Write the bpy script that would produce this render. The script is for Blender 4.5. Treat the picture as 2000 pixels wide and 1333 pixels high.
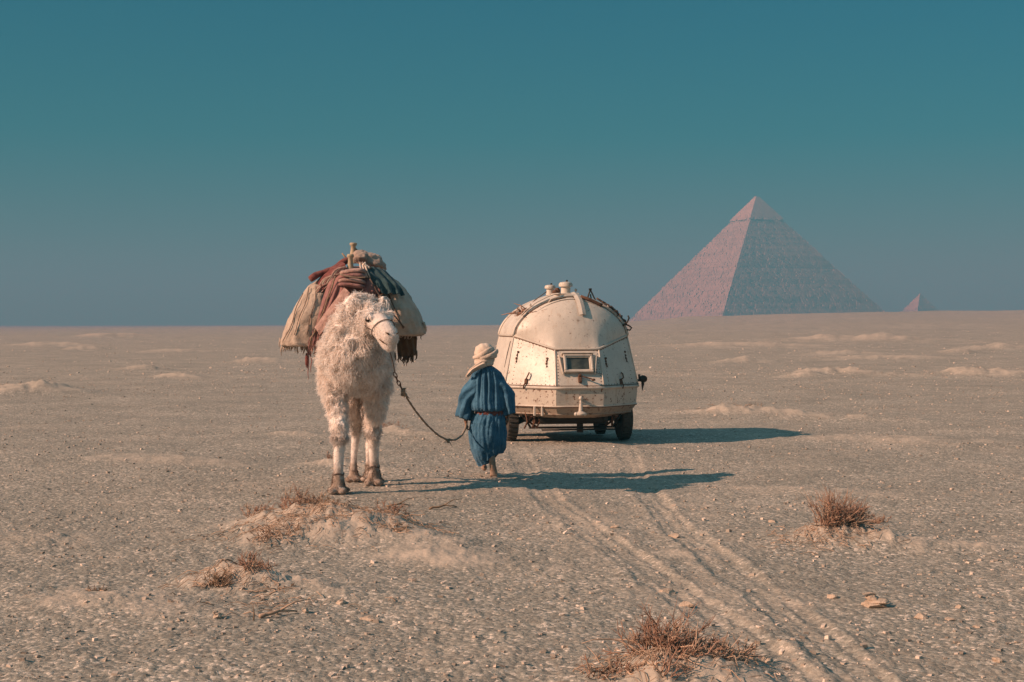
import bpy, bmesh, math
import numpy as np
from mathutils import Vector
R = math.radians
PI = math.pi
rng = np.random.default_rng(7)
for o in list(bpy.data.objects): bpy.data.objects.remove(o)
scene = bpy.context.scene
C = scene.collection

# ------------------------------------------------------------------ camera, sky, sun, exposure
CAM_H = 2.0
LENS = 50.0
FPX = LENS / 36.0 * 2000.0
HORIZON = 635.0
PITCH = math.atan((666.5 - HORIZON) / FPX)
cd = bpy.data.cameras.new('camera'); cam = bpy.data.objects.new('camera', cd); C.objects.link(cam)
cd.sensor_width = 36.0; cd.lens = LENS; cd.clip_start = 0.1; cd.clip_end = 30000
cam.location = (0, 0, CAM_H); cam.rotation_euler = (PI / 2 - PITCH, 0, 0)
scene.camera = cam

SUN_EL, SUN_AZ = R(29.8), R(22.0)      # from the left, a little behind the camera
sun_vec = Vector((-math.cos(SUN_EL) * math.cos(SUN_AZ), -math.cos(SUN_EL) * math.sin(SUN_AZ), math.sin(SUN_EL)))
sd = bpy.data.lights.new('sun', 'SUN'); sun = bpy.data.objects.new('sun', sd); C.objects.link(sun)
sd.energy = 4.0; sd.angle = R(0.53); sd.color = (1.0, 0.725, 0.52)
sun.rotation_euler = (-sun_vec).to_track_quat('-Z', 'Y').to_euler()
sun.location = (-40, -10, 40)

world = bpy.data.worlds.new('World'); scene.world = world; world.use_nodes = True
nt = world.node_tree; nt.nodes.clear()
wo = nt.nodes.new('ShaderNodeOutputWorld'); bg = nt.nodes.new('ShaderNodeBackground')
sky = nt.nodes.new('ShaderNodeTexSky'); sky.sky_type = 'NISHITA'; sky.sun_disc = False
sky.sun_elevation = SUN_EL; sky.sun_rotation = R(-112.0); sky.air_density = 1.0; sky.dust_density = 0.6; sky.ozone_density = 3.0
tc = nt.nodes.new('ShaderNodeTexCoord'); sx = nt.nodes.new('ShaderNodeSeparateXYZ')
nt.links.new(tc.outputs['Generated'], sx.inputs[0])
wr = nt.nodes.new('ShaderNodeValToRGB')          # the film's teal cast low down, brightened overhead to lift the shadows; the same all round the sky
nt.links.new(sx.outputs['Z'], wr.inputs[0])
e = wr.color_ramp.elements
e[0].position = 0.0; e[0].color = (0.16, 0.095, 0.095, 1)
e[1].position = 1.0; e[1].color = (0.95, 1.0, 0.66, 1)
for p, c in ((0.06, (0.075, 0.12, 0.125, 1)), (0.13, (0.008, 0.135, 0.14, 1)), (0.26, (0.0, 0.145, 0.168, 1)), (0.55, (0.30, 0.58, 0.46, 1))):
    k = e.new(p); k.color = c
mx = nt.nodes.new('ShaderNodeMix'); mx.data_type = 'RGBA'; mx.blend_type = 'MULTIPLY'; mx.inputs[0].default_value = 1.0
nt.links.new(sky.outputs[0], mx.inputs[6]); nt.links.new(wr.outputs[0], mx.inputs[7])
nt.links.new(mx.outputs[2], bg.inputs[0]); bg.inputs[1].default_value = 0.15
nt.links.new(bg.outputs[0], wo.inputs[0])
vs = scene.view_settings; vs.view_transform = 'Standard'; vs.look = 'None'; vs.exposure = 0.75; vs.gamma = 1.0; vs.use_curve_mapping = False

# ------------------------------------------------------------------ helpers
def _h(ix, iy, iz, seed):
    h = (ix.astype(np.int64) * 374761393 + iy.astype(np.int64) * 668265263 + iz.astype(np.int64) * 2147483647 + seed * 974634511) & 0xffffffff
    h = ((h ^ (h >> 13)) * 1274126177) & 0xffffffff
    h = ((h ^ (h >> 16)) * 2246822519) & 0xffffffff
    return ((h ^ (h >> 15)) & 0xffffff) / float(0xffffff)

def vnoise(p, seed=0):
    p = np.asarray(p, float)
    i = np.floor(p).astype(np.int64); f = p - i; f = f * f * f * (f * (f * 6 - 15) + 10)
    x, y, z = i[..., 0], i[..., 1], i[..., 2]; fx, fy, fz = f[..., 0], f[..., 1], f[..., 2]
    def L(a, b, t): return a + (b - a) * t
    c = lambda a, b, d: _h(x + a, y + b, z + d, seed)
    return L(L(L(c(0,0,0), c(1,0,0), fx), L(c(0,1,0), c(1,1,0), fx), fy), L(L(c(0,0,1), c(1,0,1), fx), L(c(0,1,1), c(1,1,1), fx), fy), fz) * 2 - 1

def fbm(p, octv=4, seed=0):
    p = np.asarray(p, float); a = 1.0; s = 0; t = 0
    for k in range(octv):
        s = s + a * vnoise(p * (2.03 ** k) + 17.3 * k, seed + k); t += a; a *= 0.5
    return s / t

def n3(x, y, z=0): 
    x = np.asarray(x, float); return np.stack([x, np.broadcast_to(y, x.shape), np.broadcast_to(z, x.shape)], -1)

def smooth(a, b, x):
    t = np.clip((np.asarray(x, float) - a) / (b - a), 0, 1); return t * t * (3 - 2 * t)

cp, sp_ = math.cos(PITCH), math.sin(PITCH)
def ray(px, py):
    u = (px - 1000.0) / FPX; v = (666.5 - py) / FPX
    return np.array([u, cp + v * sp_, -sp_ + v * cp])
def P(px, py, D):
    d = ray(px, py); d = d / d[1]
    return np.array([0, 0, CAM_H]) + d * D

class MB:
    def __init__(s): s.v = []; s.f = []; s.n = 0
    def add(s, V, F):
        V = np.asarray(V, float).reshape(-1, 3)
        s.v.append(V); n = s.n
        s.f.extend([tuple(int(i) + n for i in f) for f in F]); s.n += len(V); return s
    def verts(s): return np.concatenate(s.v) if s.v else np.zeros((0, 3))
    def box(s, c, size, rot=None, bev=0.0):
        hx, hy, hz = [q / 2 for q in size]
        if bev > 0:
            b = min(bev, hx * .9, hy * .9, hz * .9)
            V = []; 
            for sx_ in (-1, 1):
                for sy in (-1, 1):
                    for sz in (-1, 1):
                        V += [(sx_ * (hx - b), sy * (hy - b), sz * hz), (sx_ * (hx - b), sy * hy, sz * (hz - b)), (sx_ * hx, sy * (hy - b), sz * (hz - b))]
            bm = bmesh.new()
            for q in V: bm.verts.new(q)
            bmesh.ops.convex_hull(bm, input=bm.verts)
            bm.verts.ensure_lookup_table(); bm.verts.index_update()
            V = np.array([q.co[:] for q in bm.verts]); F = [[q.index for q in f.verts] for f in bm.faces]; bm.free()
        else:
            V = np.array([(x, y, z) for x in (-hx, hx) for y in (-hy, hy) for z in (-hz, hz)])
            F = [(0,1,3,2), (4,6,7,5), (0,4,5,1), (2,3,7,6), (0,2,6,4), (1,5,7,3)]
        if rot is not None: V = V @ np.asarray(rot).T
        return s.add(V + np.asarray(c, float), F)
    def tube(s, pts, rad, sides=8, caps=True, closed=False, flat=1.0, up=None):
        pts = np.asarray(pts, float); n = len(pts); rad = np.broadcast_to(rad, (n,))
        T = np.gradient(pts, axis=0) if not closed else np.roll(pts, -1, 0) - np.roll(pts, 1, 0)
        T = T / (np.linalg.norm(T, axis=1, keepdims=True) + 1e-9)
        a = np.array(up, float) if up is not None else (np.array([0, 0, 1.0]) if abs(T[0][2]) < 0.9 else np.array([1.0, 0, 0]))
        V = []
        for k in range(n):
            e1 = np.cross(T[k], a); e1 /= np.linalg.norm(e1) + 1e-9; e2 = np.cross(e1, T[k])
            if up is None: a = e2
            th = np.arange(sides) * 2 * PI / sides
            V.append(pts[k] + rad[k] * (np.cos(th)[:, None] * e1 + flat * np.sin(th)[:, None] * e2))
        V = np.concatenate(V); F = []
        m = n if closed else n - 1
        for k in range(m):
            k2 = (k + 1) % n
            for j in range(sides):
                j2 = (j + 1) % sides
                F.append((k * sides + j, k * sides + j2, k2 * sides + j2, k2 * sides + j))
        if caps and not closed:
            F.append(tuple(range(sides))[::-1]); F.append(tuple((n - 1) * sides + j for j in range(sides)))
        return s.add(V, F)
    def lathe(s, prof, c=(0,0,0), axis=2, sides=24, rot=None):
        V = []; F = []; n = len(prof)
        for r, z in prof:
            for j in range(sides):
                t = 2 * PI * j / sides; q = [r * math.cos(t), r * math.sin(t), z]
                V.append(q if axis == 2 else ([q[2], q[0], q[1]] if axis == 0 else [q[0], q[2], q[1]]))
        for k in range(n - 1):
            for j in range(sides):
                j2 = (j + 1) % sides; F.append((k * sides + j, k * sides + j2, (k + 1) * sides + j2, (k + 1) * sides + j))
        F.append(tuple(range(sides))[::-1]); F.append(tuple((n - 1) * sides + j for j in range(sides)))
        V = np.array(V)
        if rot is not None: V = V @ np.asarray(rot).T
        return s.add(V + np.asarray(c, float), F)
    def grid(s, G, closed_u=False):
        G = np.asarray(G, float); a, b = G.shape[:2]; F = []
        for i in range(a - 1):
            for j in range(b if closed_u else b - 1):
                j2 = (j + 1) % b; F.append((i * b + j, i * b + j2, (i + 1) * b + j2, (i + 1) * b + j))
        return s.add(G.reshape(-1, 3), F)
    def ball(s, c, r, n=10, m=14, rot=None, fn=None):
        V = [(0, 0, -1.0)]; F = []
        for i in range(1, n):
            p = -PI / 2 + PI * i / n
            for j in range(m): t = 2 * PI * j / m; V.append((math.cos(p) * math.cos(t), math.cos(p) * math.sin(t), math.sin(p)))
        V.append((0, 0, 1.0)); top = len(V) - 1
        for j in range(m):
            j2 = (j + 1) % m
            F.append((0, 1 + j2, 1 + j)); F.append((top, 1 + (n - 2) * m + j, 1 + (n - 2) * m + j2))
            for i in range(n - 2): F.append((1 + i * m + j, 1 + i * m + j2, 1 + (i + 1) * m + j2, 1 + (i + 1) * m + j))
        V = np.array(V)
        if fn is not None: V = fn(V)
        V = V * np.asarray(r, float)
        if rot is not None: V = V @ np.asarray(rot).T
        return s.add(V + np.asarray(c, float), F)

def rotm(ax, ang):
    c, s = math.cos(ang), math.sin(ang)
    return np.array({'x': [[1,0,0],[0,c,-s],[0,s,c]], 'y': [[c,0,s],[0,1,0],[-s,0,c]], 'z': [[c,-s,0],[s,c,0],[0,0,1]]}[ax], float)

def shade(me, sm=True, sharp=None):
    if sm:
        me.polygons.foreach_set('use_smooth', np.ones(len(me.polygons), bool))
        if sharp: 
            try: me.set_sharp_from_angle(angle=R(sharp))
            except Exception: pass
    me.update()

def obj(name, mb, mat, parent=None, sm=False, sharp=None, loc=None):
    me = bpy.data.meshes.new(name)
    V = mb.verts()
    if loc is not None: V = V - np.asarray(loc)
    elif parent is not None and 'origin' in ORG.get(parent.name, {}): V = V - ORG[parent.name]['origin']
    me.from_pydata(V.tolist(), [], mb.f)
    me.materials.append(mat); shade(me, sm, sharp)
    o = bpy.data.objects.new(name, me); C.objects.link(o)
    if parent is not None:
        o.parent = parent
        if parent.name in ORG: ORG[o.name] = ORG[parent.name]
    if loc is not None: o.location = loc
    return o

def fast(name, V, F, mat, parent=None, sm=True, attrs=None, loc=None):
    V = np.asarray(V, np.float32)
    if loc is not None: V = V - np.asarray(loc, np.float32)
    elif parent is not None and parent.name in ORG: V = V - np.asarray(ORG[parent.name]['origin'], np.float32)
    F = np.asarray(F, np.int32); n, k = F.shape
    me = bpy.data.meshes.new(name)
    me.vertices.add(len(V)); me.vertices.foreach_set('co', V.ravel())
    me.loops.add(n * k); me.loops.foreach_set('vertex_index', F.ravel())
    me.polygons.add(n); me.polygons.foreach_set('loop_start', np.arange(n, dtype=np.int32) * k)
    try: me.polygons.foreach_set('loop_total', np.full(n, k, np.int32))
    except Exception: pass
    me.polygons.foreach_set('use_smooth', np.full(n, sm))
    me.update(calc_edges=True); me.validate()
    for a, val in (attrs or {}).items():
        at = me.attributes.new(a, 'FLOAT', 'POINT'); at.data.foreach_set('value', np.asarray(val, np.float32))
    me.materials.append(mat)
    o = bpy.data.objects.new(name, me); C.objects.link(o)
    if parent is not None:
        o.parent = parent
        if parent.name in ORG: ORG[o.name] = ORG[parent.name]
    if loc is not None: o.location = loc
    return o

ORG = {}      # things whose parts are given in world coordinates: the thing's own location
def thing(name, label, cat, loc=(0,0,0), rotz=0, group=None, world=True):
    o = bpy.data.objects.new(name, None); C.objects.link(o); o.empty_display_size = 0.2
    o.location = loc; o.rotation_euler = (0, 0, rotz); o['label'] = label; o['category'] = cat
    if group: o['group'] = group
    if world: ORG[o.name] = {'origin': np.asarray(loc, float)}
    return o
def tag(o, label, cat, group=None):
    o['label'] = label; o['category'] = cat
    if group: o['group'] = group
    return o
def stuff(o): o['kind'] = 'stuff'; return o

# ------------------------------------------------------------------ materials
class M:
    def __init__(s, name, rough=0.85, spec=0.2):
        s.m = bpy.data.materials.new(name); s.m.use_nodes = True; s.t = s.m.node_tree
        s.b = s.t.nodes['Principled BSDF']; s.b.inputs['Roughness'].default_value = rough
        s.b.inputs['Specular IOR Level'].default_value = spec
    def n(s, t, **kw):
        q = s.t.nodes.new(t)
        for k, v in kw.items(): setattr(q, k, v)
        return q
    def l(s, a, b): s.t.links.new(a, b)
    def coord(s, kind='Object', scale=(1,1,1)):
        tcn = s.n('ShaderNodeTexCoord'); mp = s.n('ShaderNodeMapping'); mp.inputs['Scale'].default_value = scale
        s.l(tcn.outputs[kind], mp.inputs[0]); return mp.outputs[0]
    def noise(s, co, scale, det=4, rough=0.6):
        q = s.n('ShaderNodeTexNoise'); q.inputs['Scale'].default_value = scale; q.inputs['Detail'].default_value = det; q.inputs['Roughness'].default_value = rough
        s.l(co, q.inputs['Vector']); return q.outputs[0]
    def vor(s, co, scale, out='Color', feature='F1'):
        q = s.n('ShaderNodeTexVoronoi'); q.inputs['Scale'].default_value = scale; q.feature = feature
        s.l(co, q.inputs['Vector']); return q.outputs[out]
    def ramp(s, fac, stops):
        q = s.n('ShaderNodeValToRGB'); s.l(fac, q.inputs[0]); el = q.color_ramp.elements
        while len(el) < len(stops): el.new(0.5)
        for k, (p, c) in enumerate(stops):
            el[k].position = p; el[k].color = (*c, 1) if len(c) == 3 else c
        return q.outputs[0]
    def mix(s, fac, a, b, mode='MIX'):
        q = s.n('ShaderNodeMix', data_type='RGBA', blend_type=mode)
        for sock, v in ((0, fac), (6, a), (7, b)):
            if isinstance(v, (int, float)): q.inputs[sock].default_value = v
            elif isinstance(v, tuple): q.inputs[sock].default_value = (*v, 1)
            else: s.l(v, q.inputs[sock])
        return q.outputs[2]
    def math(s, op, a, b=0.0, clamp=False):
        q = s.n('ShaderNodeMath', operation=op); q.use_clamp = clamp
        for k, v in ((0, a), (1, b)):
            if isinstance(v, (int, float)): q.inputs[k].default_value = v
            else: s.l(v, q.inputs[k])
        return q.outputs[0]
    def attr(s, name):
        q = s.n('ShaderNodeAttribute', attribute_name=name); return q.outputs['Fac']
    def color(s, c):
        if isinstance(c, tuple): s.b.inputs['Base Color'].default_value = (*c, 1)
        else: s.l(c, s.b.inputs['Base Color'])
    def bump(s, h, strength=0.5, dist=0.01, prev=None):
        q = s.n('ShaderNodeBump'); q.inputs['Strength'].default_value = strength; q.inputs['Distance'].default_value = dist
        s.l(h, q.inputs['Height'])
        if prev is not None: s.l(prev, q.inputs['Normal'])
        s.l(q.outputs[0], s.b.inputs['Normal']); return q.outputs[0]

def cloth(name, c1, c2, scale=9, weave=160, bump=0.5):
    m = M(name, 0.9, 0.1); co = m.coord('Object')
    n = m.noise(co, scale, 5); m.color(m.ramp(n, [(0.3, c1), (0.7, c2)]))
    m.bump(m.math('ADD', m.noise(co, weave, 2), m.math('MULTIPLY', m.noise(co, 24, 5, .65), 2.4)), bump, 0.012)
    m.b.inputs['Sheen Weight'].default_value = 0.15
    return m.m
def plain(name, c, rough=0.7, metal=0.0, var=0.35, scale=14):
    m = M(name, rough, 0.3); co = m.coord('Object'); n = m.noise(co, scale, 5)
    m.color(m.ramp(n, [(0.3, tuple(q * (1 - var) for q in c)), (0.7, c)])); m.b.inputs['Metallic'].default_value = metal
    m.bump(m.noise(co, scale * 5, 3), 0.3, 0.004); return m.m

# ground
g = M('desert_ground', 0.95, 0.08)
tcn = g.n('ShaderNodeNewGeometry'); pos = tcn.outputs['Position']
sandA = g.attr('sand')
patch = g.noise(pos, 0.55, 6, 0.62); patch2 = g.noise(pos, 3.1, 5, 0.65); patch0 = g.noise(pos, 0.05, 9, 0.68)
chips = g.vor(pos, 26.0); chips2 = g.vor(pos, 60.0)
cs = g.n('ShaderNodeSeparateColor'); g.l(chips, cs.inputs[0]); cs2 = g.n('ShaderNodeSeparateColor'); g.l(chips2, cs2.inputs[0])
speck = g.math('ADD', g.math('ADD', g.math('MULTIPLY', cs.outputs[0], 0.40), g.math('MULTIPLY', cs2.outputs[0], 0.32)), g.math('MULTIPLY', g.math('ADD', g.math('MULTIPLY', g.noise(pos, 0.35, 9, 0.8), 2.2), -.6), 0.28))
gravel = g.ramp(speck, [(0.28, (0.205, 0.185, 0.153)), (0.5, (0.280, 0.255, 0.209)), (0.70, (0.365, 0.33, 0.27)), (0.76, (0.66, 0.55, 0.45))])
sandc = g.ramp(patch2, [(0.3, (0.36, 0.305, 0.243)), (0.7, (0.51, 0.415, 0.325))])
sf = g.math('ADD', g.math('MULTIPLY', g.math('SUBTRACT', g.math('ADD', g.math('MULTIPLY', patch, 0.5), g.math('ADD', g.math('MULTIPLY', patch2, 0.3), g.math('MULTIPLY', patch0, 0.35))), 0.575), 3.2), g.math('MULTIPLY', sandA, 0.9), clamp=True)
g.color(g.mix(sf, gravel, sandc))
hb = g.math('ADD', g.math('MULTIPLY', g.vor(pos, 26.0, 'Distance'), -1.1), g.math('ADD', g.noise(pos, 45, 4, 0.7), g.math('MULTIPLY', g.noise(pos, 9, 4), 0.9)))
hb2 = g.math('MULTIPLY', hb, g.math('SUBTRACT', 1.15, g.math('MULTIPLY', sf, 0.75)))
g.bump(hb2, 0.48, 0.02)
MAT_GROUND = g.m

st = M('desert_stone', 0.9, 0.15); co = st.coord('Object')
st.color(st.ramp(st.attr('tone'), [(0.0, (0.22, 0.18, 0.145)), (0.5, (0.40, 0.33, 0.265)), (1.0, (0.76, 0.61, 0.49))]))
st.bump(st.noise(co, 60, 4), 0.4, 0.01); MAT_PEBBLE = st.m
st = M('pale_rock', 0.9, 0.15); co = st.coord('Object')
st.color(st.ramp(st.noise(co, 9, 5), [(0.3, (0.36, 0.265, 0.19)), (0.7, (0.56, 0.43, 0.32))])); st.bump(st.noise(co, 22, 6, 0.7), 0.9, 0.02); MAT_ROCK = st.m

def lime(name, c1, c2, bump):
    pm = M(name, 0.95, 0.08); co = pm.coord('Object'); n1 = pm.noise(co, 0.10, 6, 0.7); n2 = pm.noise(pm.coord('Object', (.012, .012, .55)), 1.0, 4, 0.7)
    pm.color(pm.ramp(pm.math('ADD', pm.math('MULTIPLY', n1, .5), pm.math('MULTIPLY', n2, .5)), [(0.36, c1), (0.62, c2)]))
    pm.bump(pm.noise(co, 0.5, 5, 0.7), bump, 0.8); return pm.m
MAT_LIME = lime('limestone', (0.20, 0.178, 0.16), (0.335, 0.30, 0.268), .18)
MAT_CASE = lime('casing_limestone', (0.26, 0.225, 0.20), (0.36, 0.315, 0.275), .15)

# trailer paint: chipped cream with rust
def paint(name, base, rust_amt=0.0):
    m = M(name, 0.55, 0.35); co = m.coord('Object')
    tone = m.ramp(m.noise(co, 2.6, 6, 0.65), [(0.28, tuple(q * 0.80 for q in base)), (0.65, base)])
    run = m.noise(m.coord('Object', (9, 9, 0.9)), 1.6, 5, 0.6)
    tone = m.mix(m.ramp(run, [(0.56, (0, 0, 0)), (0.74, (0.55, 0.55, 0.55))]), tone, (0.40, 0.27, 0.175))
    chip = m.ramp(m.noise(co, 17, 6, 0.72), [(0.635 - rust_amt, (0, 0, 0)), (0.665 - rust_amt, (1, 1, 1))])
    zone = m.ramp(m.noise(co, 1.7, 3), [(0.40 - rust_amt, (0, 0, 0)), (0.56 - rust_amt, (1, 1, 1))])
    f = m.mix(1.0, chip, zone, 'MULTIPLY')
    m.color(m.mix(f, tone, (0.15, 0.07, 0.04)))
    m.b.inputs['Roughness'].default_value = 0.42
    m.bump(m.math('SUBTRACT', m.noise(co, 3.5, 3), m.math('MULTIPLY', f, 0.25)), 0.35, 0.03)
    return m.m
MAT_PAINT = paint('chipped_cream_paint', (0.63, 0.55, 0.455), 0.022)
MAT_PAINT2 = paint('rusted_cream_paint', (0.56, 0.48, 0.39), 0.06)
MAT_TRIM = paint('worn_trim_paint', (0.58, 0.50, 0.41), 0.035)
MAT_GRIME = paint('grimy_keel_paint', (0.36, 0.28, 0.21), 0.07)
MAT_DARK = plain('dark_iron', (0.045, 0.038, 0.03), 0.6, 0.4)
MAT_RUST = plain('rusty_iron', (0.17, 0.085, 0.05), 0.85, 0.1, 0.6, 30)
MAT_TYRE = plain('dusty_rubber', (0.085, 0.07, 0.055), 0.9, 0, 0.5, 22)
MAT_WOOD = plain('weathered_wood', (0.30, 0.215, 0.14), 0.8, 0, 0.4, 18)
MAT_WOODP = plain('worn_saddle_wood', (0.44, 0.335, 0.215), 0.7, 0, 0.3, 24)
MAT_TWIG = plain('dry_twig', (0.40, 0.235, 0.16), 0.9, 0, 0.5, 6)
MAT_TWIG2 = plain('pale_dry_twig', (0.52, 0.36, 0.25), 0.9, 0, 0.4, 6)
MAT_TWIG3 = plain('dark_dry_twig', (0.27, 0.18, 0.115), 0.9, 0, 0.4, 6)
gl = M('dark_window_glass', 0.12, 0.6); co = gl.coord('Object')
gl.color(gl.ramp(gl.noise(co, 7, 4), [(0.35, (0.03, 0.032, 0.025)), (0.7, (0.10, 0.105, 0.08))])); MAT_GLASS = gl.m
MAT_SACK = cloth('sackcloth', (0.40, 0.30, 0.225), (0.60, 0.48, 0.375), 6, 120, .9)
MAT_ROSE = cloth('faded_rose_wool', (0.22, 0.095, 0.085), (0.40, 0.205, 0.175), 16, 120, .9)
MAT_ROSE2 = cloth('pale_rose_wool', (0.33, 0.185, 0.15), (0.53, 0.345, 0.28), 16, 120, .9)
MAT_MAROON = cloth('dark_red_rug_wool', (0.11, 0.03, 0.028), (0.24, 0.08, 0.06), 20)
MAT_GREYC = cloth('grey_brown_cloth', (0.26, 0.185, 0.145), (0.43, 0.32, 0.25))
MAT_TEAL = cloth('teal_cloth', (0.02, 0.045, 0.05), (0.05, 0.095, 0.10), 14)
MAT_BROWN = cloth('dark_brown_cloth', (0.075, 0.04, 0.02), (0.16, 0.09, 0.04), 14)
MAT_CREAM = cloth('cream_cotton', (0.56, 0.44, 0.34), (0.70, 0.57, 0.46), 10, 120)
MAT_BLUE = cloth('indigo_cotton', (0.028, 0.095, 0.165), (0.075, 0.19, 0.285), 9, 130, 0.7)
MAT_BELT = cloth('red_brown_sash', (0.13, 0.04, 0.035), (0.22, 0.08, 0.06), 20)
MAT_ROPE = cloth('hemp_rope', (0.20, 0.14, 0.095), (0.33, 0.24, 0.165), 40)
MAT_CORD = cloth('dark_cord', (0.09, 0.06, 0.045), (0.15, 0.10, 0.075), 40)
sk = M('brown_skin', 0.65, 0.3); co = sk.coord('Object'); sn = sk.noise(co, 14, 5)
sk.color(sk.mix(sk.attr('dust'), sk.ramp(sn, [(.3, (.16, .082, .05)), (.7, (.22, .118, .075))]), sk.ramp(sn, [(.3, (.30, .20, .14)), (.7, (.46, .33, .245))]))); sk.bump(sk.noise(co, 70, 4), .3, .004); MAT_SKIN = sk.m
MAT_EYE = plain('dark_eye', (0.02, 0.014, 0.01), 0.15, 0, 0.2)
w = M('camel_wool', 0.95, 0.05)
w.color(w.mix(w.ramp(w.attr('dirt'), [(0, (0, 0, 0)), (1, (1, 1, 1))]), w.ramp(w.attr('tone'), [(0.0, (0.76, 0.66, 0.58)), (0.5, (0.92, 0.845, 0.78)), (1.0, (0.96, 0.92, 0.87))]), (0.16, 0.095, 0.055)))
w.b.inputs['Sheen Weight'].default_value = 0.25
tr = w.n('ShaderNodeBsdfTranslucent'); w.l(w.b.inputs['Base Color'].links[0].from_socket, tr.inputs[0])
mxs = w.n('ShaderNodeMixShader'); mxs.inputs[0].default_value = 0.5; w.l(w.b.outputs[0], mxs.inputs[1]); w.l(tr.outputs[0], mxs.inputs[2]); w.l(mxs.outputs[0], w.t.nodes['Material Output'].inputs[0]); MAT_WOOL = w.m
w = M('camel_hide', 0.9, 0.1); co = w.coord('Object')
hn = w.noise(co, 22, 5)
w.color(w.mix(w.attr('dirt'), w.ramp(hn, [(0.3, (0.76, 0.66, 0.58)), (0.7, (0.88, 0.79, 0.715))]), w.ramp(hn, [(0.3, (0.12, 0.07, 0.04)), (0.7, (0.25, 0.16, 0.10))])))
w.bump(w.noise(co, 55, 5, 0.7), 0.8, 0.015); MAT_HIDE = w.m

# ------------------------------------------------------------------ terrain height
def flat_at(px, py):
    d = ray(px, py); t = -CAM_H / d[2]; return np.array([d[0] * t, d[1] * t])
PROF_X = np.array([-3000, 0, 300, 550, 850, 1000, 1255, 1330, 1400, 1515, 1720, 2000, 5000], float)
PROF_Y = np.array([637, 636.5, 633.5, 631.5, 630.5, 627.5, 618, 612, 609.5, 606, 602.5, 600, 600], float)
def ridge(x, y):
    r = np.hypot(x, y); px = 1000 + FPX * x / np.maximum(y, 1e-3); px = np.where(y > 0.2 * r, px, np.where(x > 0, 5000, -3000))
    row = np.interp(px, PROF_X, PROF_Y) + 1.3 * fbm(n3(px / 110.0, 3.3), 3, 5)
    zc = (HORIZON - row) / FPX * 620.0
    up = smooth(0, 1, 0) + np.clip((r - 70) / 550.0, 0, 1) ** 1.35
    return zc * np.where(r < 620, up, 1 + 0.2 * np.clip((r - 620) / 400, 0, 1)) 
TD = np.array([0.86, -0.51])
#  px, py, left half-length, tail length, half-width, height, sandiness
MOUNDS = [(585,1040,.66,1.5,.85,.24,1.0), (700,1052,.5,1.3,.55,.14,1.0), (560,1062,.45,.7,.40,.08,1), (452,1143,.38,1.5,.33,.14,1.0),
          (1655,1055,.52,1.4,.42,.16,1.0), (1330,1342,.46,.8,.40,.15,1.0), (1450,812,1.2,4.0,.8,.20,.9), (75,768,1.6,1.8,1.3,.34,.9),
          (770,848,.55,1.3,.45,.12,.9), (655,912,.4,1.2,.4,.09,.8), (575,852,.5,1.0,.4,.07,.7), (515,710,1.7,2.6,1.5,.38,.9),
          (350,738,.9,1.4,.9,.22,.9), (282,724,1.1,1.6,1.0,.28,.9), (170,684,1.7,2,1.6,.4,.8), (110,677,5,6,3,.42,.8), (235,660,8,9,5,.8,.7),
          (360,689,3,4,2.5,.3,.7), (1455,678,7,8,4,.42,.8), (1700,668,10,12,5,.7,.8), (1620,734,1.4,4,1.1,.36,1.0), (1575,737,.9,.8,.8,.22,.9), (1905,735,1.5,4,1.2,.36,1.0),
          (1460,709,1.6,2,1.5,.28,.9), (1770,703,5,4,2.5,.28,.8), (1660,693,3,3,2,.3,.8), (1880,690,1.4,1.5,1.2,.35,.8), (1960,683,3,4,2,.45,.8),
          (1330,1085,.2,.5,.2,.02,.6), (840,1090,.5,1.2,.4,.05,.9), (1900,1068,.35,.8,.2,.04,1), (200,1180,.6,1.2,.45,.05,.8), (1240,730,1.2,1.5,1,.1,.7), (80,1050,.7,1.4,.5,.05,.5),
          (880,940,.5,1.2,.4,.04,.7), (1750,860,1.5,3,.8,.07,.6), (300,900,1,2,.8,.05,.5), (1560,960,.8,2,.5,.03,.5)]
def solve(px, py):
    d = ray(px, py); d = d / d[1]; t = 5.0
    ts = np.geomspace(5, 2500, 4000); X = d[0] * ts; Z = CAM_H + d[2] * ts
    below = Z < ridge(X, ts)
    k = np.argmax(below) if below.any() else len(ts) - 1
    return np.array([X[k], ts[k]])
MW = [(solve(m[0], m[1]), *m[2:]) for m in MOUNDS]
def poly(pts): return np.array([flat_at(*q) for q in pts])
RUT_L = poly([(1000,866), (1022,905), (1075,985), (1140,1030), (1215,1085), (1300,1150), (1400,1225), (1490,1290), (1560,1345), (1680,1440)])
RUT_R = poly([(1217,862), (1235,905), (1272,975), (1325,1035), (1400,1095), (1480,1160), (1570,1235), (1650,1300), (1710,1350), (1830,1445)])
RUT_M = poly([(1120,985), (1185,1040), (1262,1100), (1350,1165), (1440,1235), (1540,1310), (1610,1365)])
def pdist(x, y, pl):
    best = np.full(x.shape, 1e9)
    for a, b in zip(pl[:-1], pl[1:]):
        d = b - a; L2 = d @ d; t = np.clip(((x - a[0]) * d[0] + (y - a[1]) * d[1]) / L2, 0, 1)
        best = np.minimum(best, np.hypot(x - a[0] - t * d[0], y - a[1] - t * d[1]))
    return best
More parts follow.
